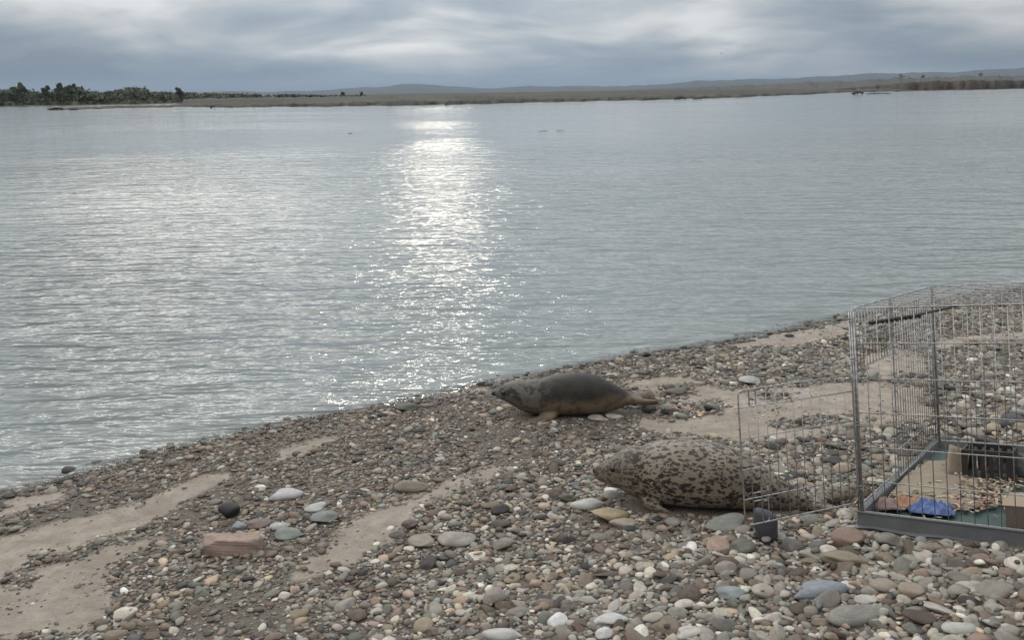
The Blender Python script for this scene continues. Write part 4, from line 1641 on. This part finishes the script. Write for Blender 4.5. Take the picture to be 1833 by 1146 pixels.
tier(4800, .080, .125, 1.8, .12, .003, 21)
tier(36000, .055, .11, 1.6, .25, .006, 31, 0.0, 'edge')
tier(31000, .048, .082, 1.4, .30, .003, 22, .04)
tier(132000, .029, .050, 1.1, .42, .006, 23, .06)
tier(312000, .018, .030, 1.0, .50, .010, 24, .03)
tier(204000, .011, .019, 1.0, .62, .035, 25)
ST = {k: np.array(v) for k, v in ST.items()}
NS = len(ST['x'])
kc = pick_colours(ST['x'], ST['y'], NS)
tint = PCOL[kc] * np.exp(rng.normal(-.03, .36, (NS, 1))) * (1 + rng.normal(0, .018, (NS, 3)))
# wet stones along the water are darker
swet = shore_dist(ST['x'], ST['y'])
tint *= (1 - .45 * np.clip((.22 - swet) / .25, 0, 1))[:, None]
tint = np.clip(tint * np.array([.95, .91, .86]), .012, .8)
uu, vv, zc = project(np.stack([ST['x'], ST['y'], ST['z']], 1))
pxs = 2 * ST['a'] / zc * FPX
print('stones', NS, 'px>10:', int((pxs > 10).sum()), 'px>25', int((pxs > 25).sum()))

# the 250 that show largest are objects of their own
inview = (uu > 4) & (uu < W - 4) & (vv > 0) & (vv < HH - 4)
score = np.where(inview, pxs, 0)
big = np.argsort(-score)[:300 - len(NAMED)]
PH = {'grey': 'grey', 'pale grey': 'pale grey', 'green grey': 'greenish grey', 'brown': 'brown', 'tan': 'tan', 'pinkish': 'pinkish',
      'dark': 'near-black', 'white': 'white', 'red brown': 'reddish brown', 'blue grey': 'bluish grey'}
nuv = np.array([[.5 * (e[0] + e[1]), .5 * (e[2] + e[3])] for e in NAMED])
LANDMARK = []
for e in NAMED:
    w_ = e[7].split()
    cut = next((k for k, q in enumerate(w_) if q in ('among', 'standing', 'with', 'beside', 'under', 'behind', 'above', 'between', 'leaning', 'alone', 'at', 'just', 'in', 'below', 'on',
                                                     'tilted', 'lying', 'near', 'against', 'beyond', 'awash')), len(w_))
    LANDMARK.append(' '.join(w_[:cut]))
used = set()
for i in big:
    me = proto_mesh(int(ST['pr'][i]), 4)
    if not me.materials:
        me.materials.append(M_STONE_OBJ)
    o = bpy.data.objects.new('cobble', me)
    col.objects.link(o)
    o.location = (ST['x'][i], ST['y'][i], ST['z'][i])
    o.scale = (ST['a'][i], ST['b'][i], ST['c'][i])
    o.rotation_euler = (ST['tx'][i], ST['ty'][i], ST['yaw'][i])
    o.color = tuple(tint[i]) + (1,)
    cn = PH[PNAMES[kc[i]]]
    flatness = 'flat' if ST['c'][i] / ST['a'][i] < .42 else ('plump' if ST['c'][i] / ST['a'][i] > .56 else 'rounded')
    lab = None
    dd = np.hypot(nuv[:, 0] - uu[i], nuv[:, 1] - vv[i])
    for j in np.argsort(dd)[:20]:
        du, dv = uu[i] - nuv[j, 0], vv[i] - nuv[j, 1]
        rel = ('right of' if du > 0 else 'left of') if abs(du) > 1.3 * abs(dv) else ('in front of' if dv > 0 else 'behind')
        near = 'close ' if dd[j] < 45 else ''
        lab = f'{flatness} {cn} cobble {near}{rel} the {LANDMARK[j]}'
        if lab not in used:
            break
    used.add(lab)
    tag(o, lab, 'cobble', 'cobbles of the shingle')
rest = np.ones(NS, bool)
rest[big] = False
sel = np.where(rest)[0]
Vall, Fall, Call, off = [], [], [], 0
near = (uu[sel] > -200) & (uu[sel] < 2033) & (vv[sel] < 1250)
sub = np.where((pxs[sel] > 38) & near, 3, np.where(pxs[sel] > 10.0, 2, 1))
cx_, sx_ = np.cos(ST['tx']), np.sin(ST['tx'])
cy_, sy_ = np.cos(ST['ty']), np.sin(ST['ty'])
cz_, sz_ = np.cos(ST['yaw']), np.sin(ST['yaw'])
for pr in range(len(PROTOS)):
    for sb in (1, 2, 3):
        k = sel[(ST['pr'][sel] == pr) & (sub == sb)]
        if not len(k):
            continue
        V0, F0 = PROTOS[pr].verts(sb)
        V = V0[None] * np.stack([ST['a'][k], ST['b'][k], ST['c'][k]], 1)[:, None, :]
        x, y, z = V[..., 0], V[..., 1], V[..., 2]
        y, z = y * cx_[k][:, None] - z * sx_[k][:, None], y * sx_[k][:, None] + z * cx_[k][:, None]
        x, z = x * cy_[k][:, None] + z * sy_[k][:, None], -x * sy_[k][:, None] + z * cy_[k][:, None]
        x, y = x * cz_[k][:, None] - y * sz_[k][:, None], x * sz_[k][:, None] + y * cz_[k][:, None]
        V = np.stack([x + ST['x'][k][:, None], y + ST['y'][k][:, None], z + ST['z'][k][:, None]], -1)
        nv = len(V0)
        Fk = F0[None] + (np.arange(len(k)) * nv)[:, None, None] + off
        Vall.append(V.reshape(-1, 3))
        Fall.append(Fk.reshape(-1, 3))
        Call.append(np.repeat(np.concatenate([tint[k], np.ones((len(k), 1))], 1), nv, 0))
        off += nv * len(k)
me = mesh_np('shingle', np.concatenate(Vall), np.concatenate(Fall))
ca = me.color_attributes.new('tint', 'FLOAT_COLOR', 'POINT')
ca.data.foreach_set('color', np.concatenate(Call).astype(np.float32).ravel())
print('shingle tris', len(me.polygons))
shingle = new_obj('shingle_pebbles', me, mat=M_STONE_VC)
tag(shingle, 'mixed grey and brown shingle covering the river beach', 'shingle', kind='stuff')

# ------------------------------------------------------------------ small things on and over the river
M_DRIFT = simple_mat('driftwood', (0.05, 0.043, 0.038), 0.9, .3, 8)


def snag(u, v, wpx, hpx, label, seed):
    r = random.Random(seed)
    P = at(u, v, 0)
    dist = np.linalg.norm(P - cam_pos)
    wm, hm = wpx / FPX * dist, hpx / FPX * dist
    bm = bmesh.new()
    n = 7
    pts = [(-wm / 2 + wm * k / (n - 1), r.uniform(-.06, .06) * wm, hm * (.12 + .62 * math.sin(math.pi * (.12 + .7 * k / (n - 1))) * r.uniform(.7, 1.05))) for k in range(n)]
    tube_bm(bm, pts, [hm * .22 * (.6 + .5 * math.sin(math.pi * k / (n - 1))) for k in range(n)], 8)
    for k in (1, 2, 3, 5):
        p = Vector(pts[k])
        tube_bm(bm, [p, p + Vector((r.uniform(-.2, .2) * wm, r.uniform(-.1, .1) * wm, hm * r.uniform(.1, .5)))], [hm * .12, hm * .04], 6)
        tube_bm(bm, [p, p + Vector((r.uniform(-.1, .1) * wm, 0, -hm * .9))], [hm * .16, hm * .12], 6)
    o = new_obj('driftwood', bm_mesh(bm, 'driftwood'), mat=M_DRIFT)
    o.location = (P[0], P[1], 0)
    tag(o, label, 'driftwood', 'driftwood stranded in the river')


snag(101, 197, 22, 5, 'dark driftwood snag at the tip of the far gravel bar', 1)
snag(133, 197, 16, 3.5, 'low driftwood just behind the snag on the far gravel bar', 2)
snag(380, 193, 9, 4.5, 'dark stump in the water before the far gravel bar', 3)
snag(800, 188.5, 8, 3.5, 'tiny dark stump at the middle of the far waterline', 4)
snag(1218, 178, 24, 5, 'long driftwood lying off the far gravel flats', 5)
snag(1248, 178.5, 16, 4, 'shorter driftwood beside the long one off the far flats', 6)
snag(1535, 169, 20, 6, 'dark driftwood hump off the brown far bank', 7)
snag(1572, 168.5, 40, 3, 'low spread of driftwood beside the dark hump', 8)
snag(627, 239, 8, 1.4, 'small stick drifting in open water near the glitter', 9)
snag(972, 235, 16, 1.6, 'drifting branch in open water beyond the dark seal', 10)
snag(1003, 233.5, 14, 1.3, 'thin drifting branch trailing the other in open water', 11)

# a gull far off under the cloud
M_GULL = simple_mat('gull_feather', (0.10, 0.10, 0.11), 0.8)
d = ray(1291, 95)
P = cam_pos + d / np.linalg.norm(d) * 230
bm = bmesh.new()
tube_bm(bm, [(-.22, 0, 0), (-.12, 0, .02), (.05, 0, .02), (.2, 0, 0), (.3, 0, -.01)], [.015, .05, .06, .03, .005], 8)
body_me = bm_mesh(bm, 'body')
gull = bpy.data.objects.new('gull', None)
col.objects.link(gull)
gull.location = tuple(P)
gull.rotation_euler = (0, 0, .5)
tag(gull, 'tiny dark gull flying under the grey cloud', 'bird')
new_obj('body', body_me, gull, M_GULL)
for s in (-1, 1):
    bm = bmesh.new()
    vs = [bm.verts.new(q) for q in ((-.06, s * .03, .03), (-.04, s * .30, .16), (.06, s * .55, .08), (.08, s * .30, .15), (.08, s * .03, .03))]
    bm.faces.new(vs)
    w_ = new_obj('wing', bm_mesh(bm, 'wing', False), gull, M_GULL)
    w_.modifiers.new('t', 'SOLIDIFY').thickness = .012

# ------------------------------------------------------------------ haze over the river plain
m = bpy.data.materials.new('haze_air')
m.use_nodes = True
m.node_tree.nodes.clear()
nb = NB(m.node_tree)
out = nb.n('ShaderNodeOutputMaterial')
pv = nb.n('ShaderNodeVolumePrincipled')
pv.inputs['Color'].default_value = (0.74, 0.86, 1.0, 1)
pv.inputs['Density'].default_value = HAZE
nb.t.links.new(pv.outputs[0], out.inputs['Volume'])
if HAZE > 0:
    bm = bmesh.new()
    box_bm(bm, (0, 3500, 79), (24000, 13000, 162))
    hz = new_obj('haze', bm_mesh(bm, 'haze', False), mat=m)
    tag(hz, 'thin pale haze over the river plain', 'haze', kind='stuff')
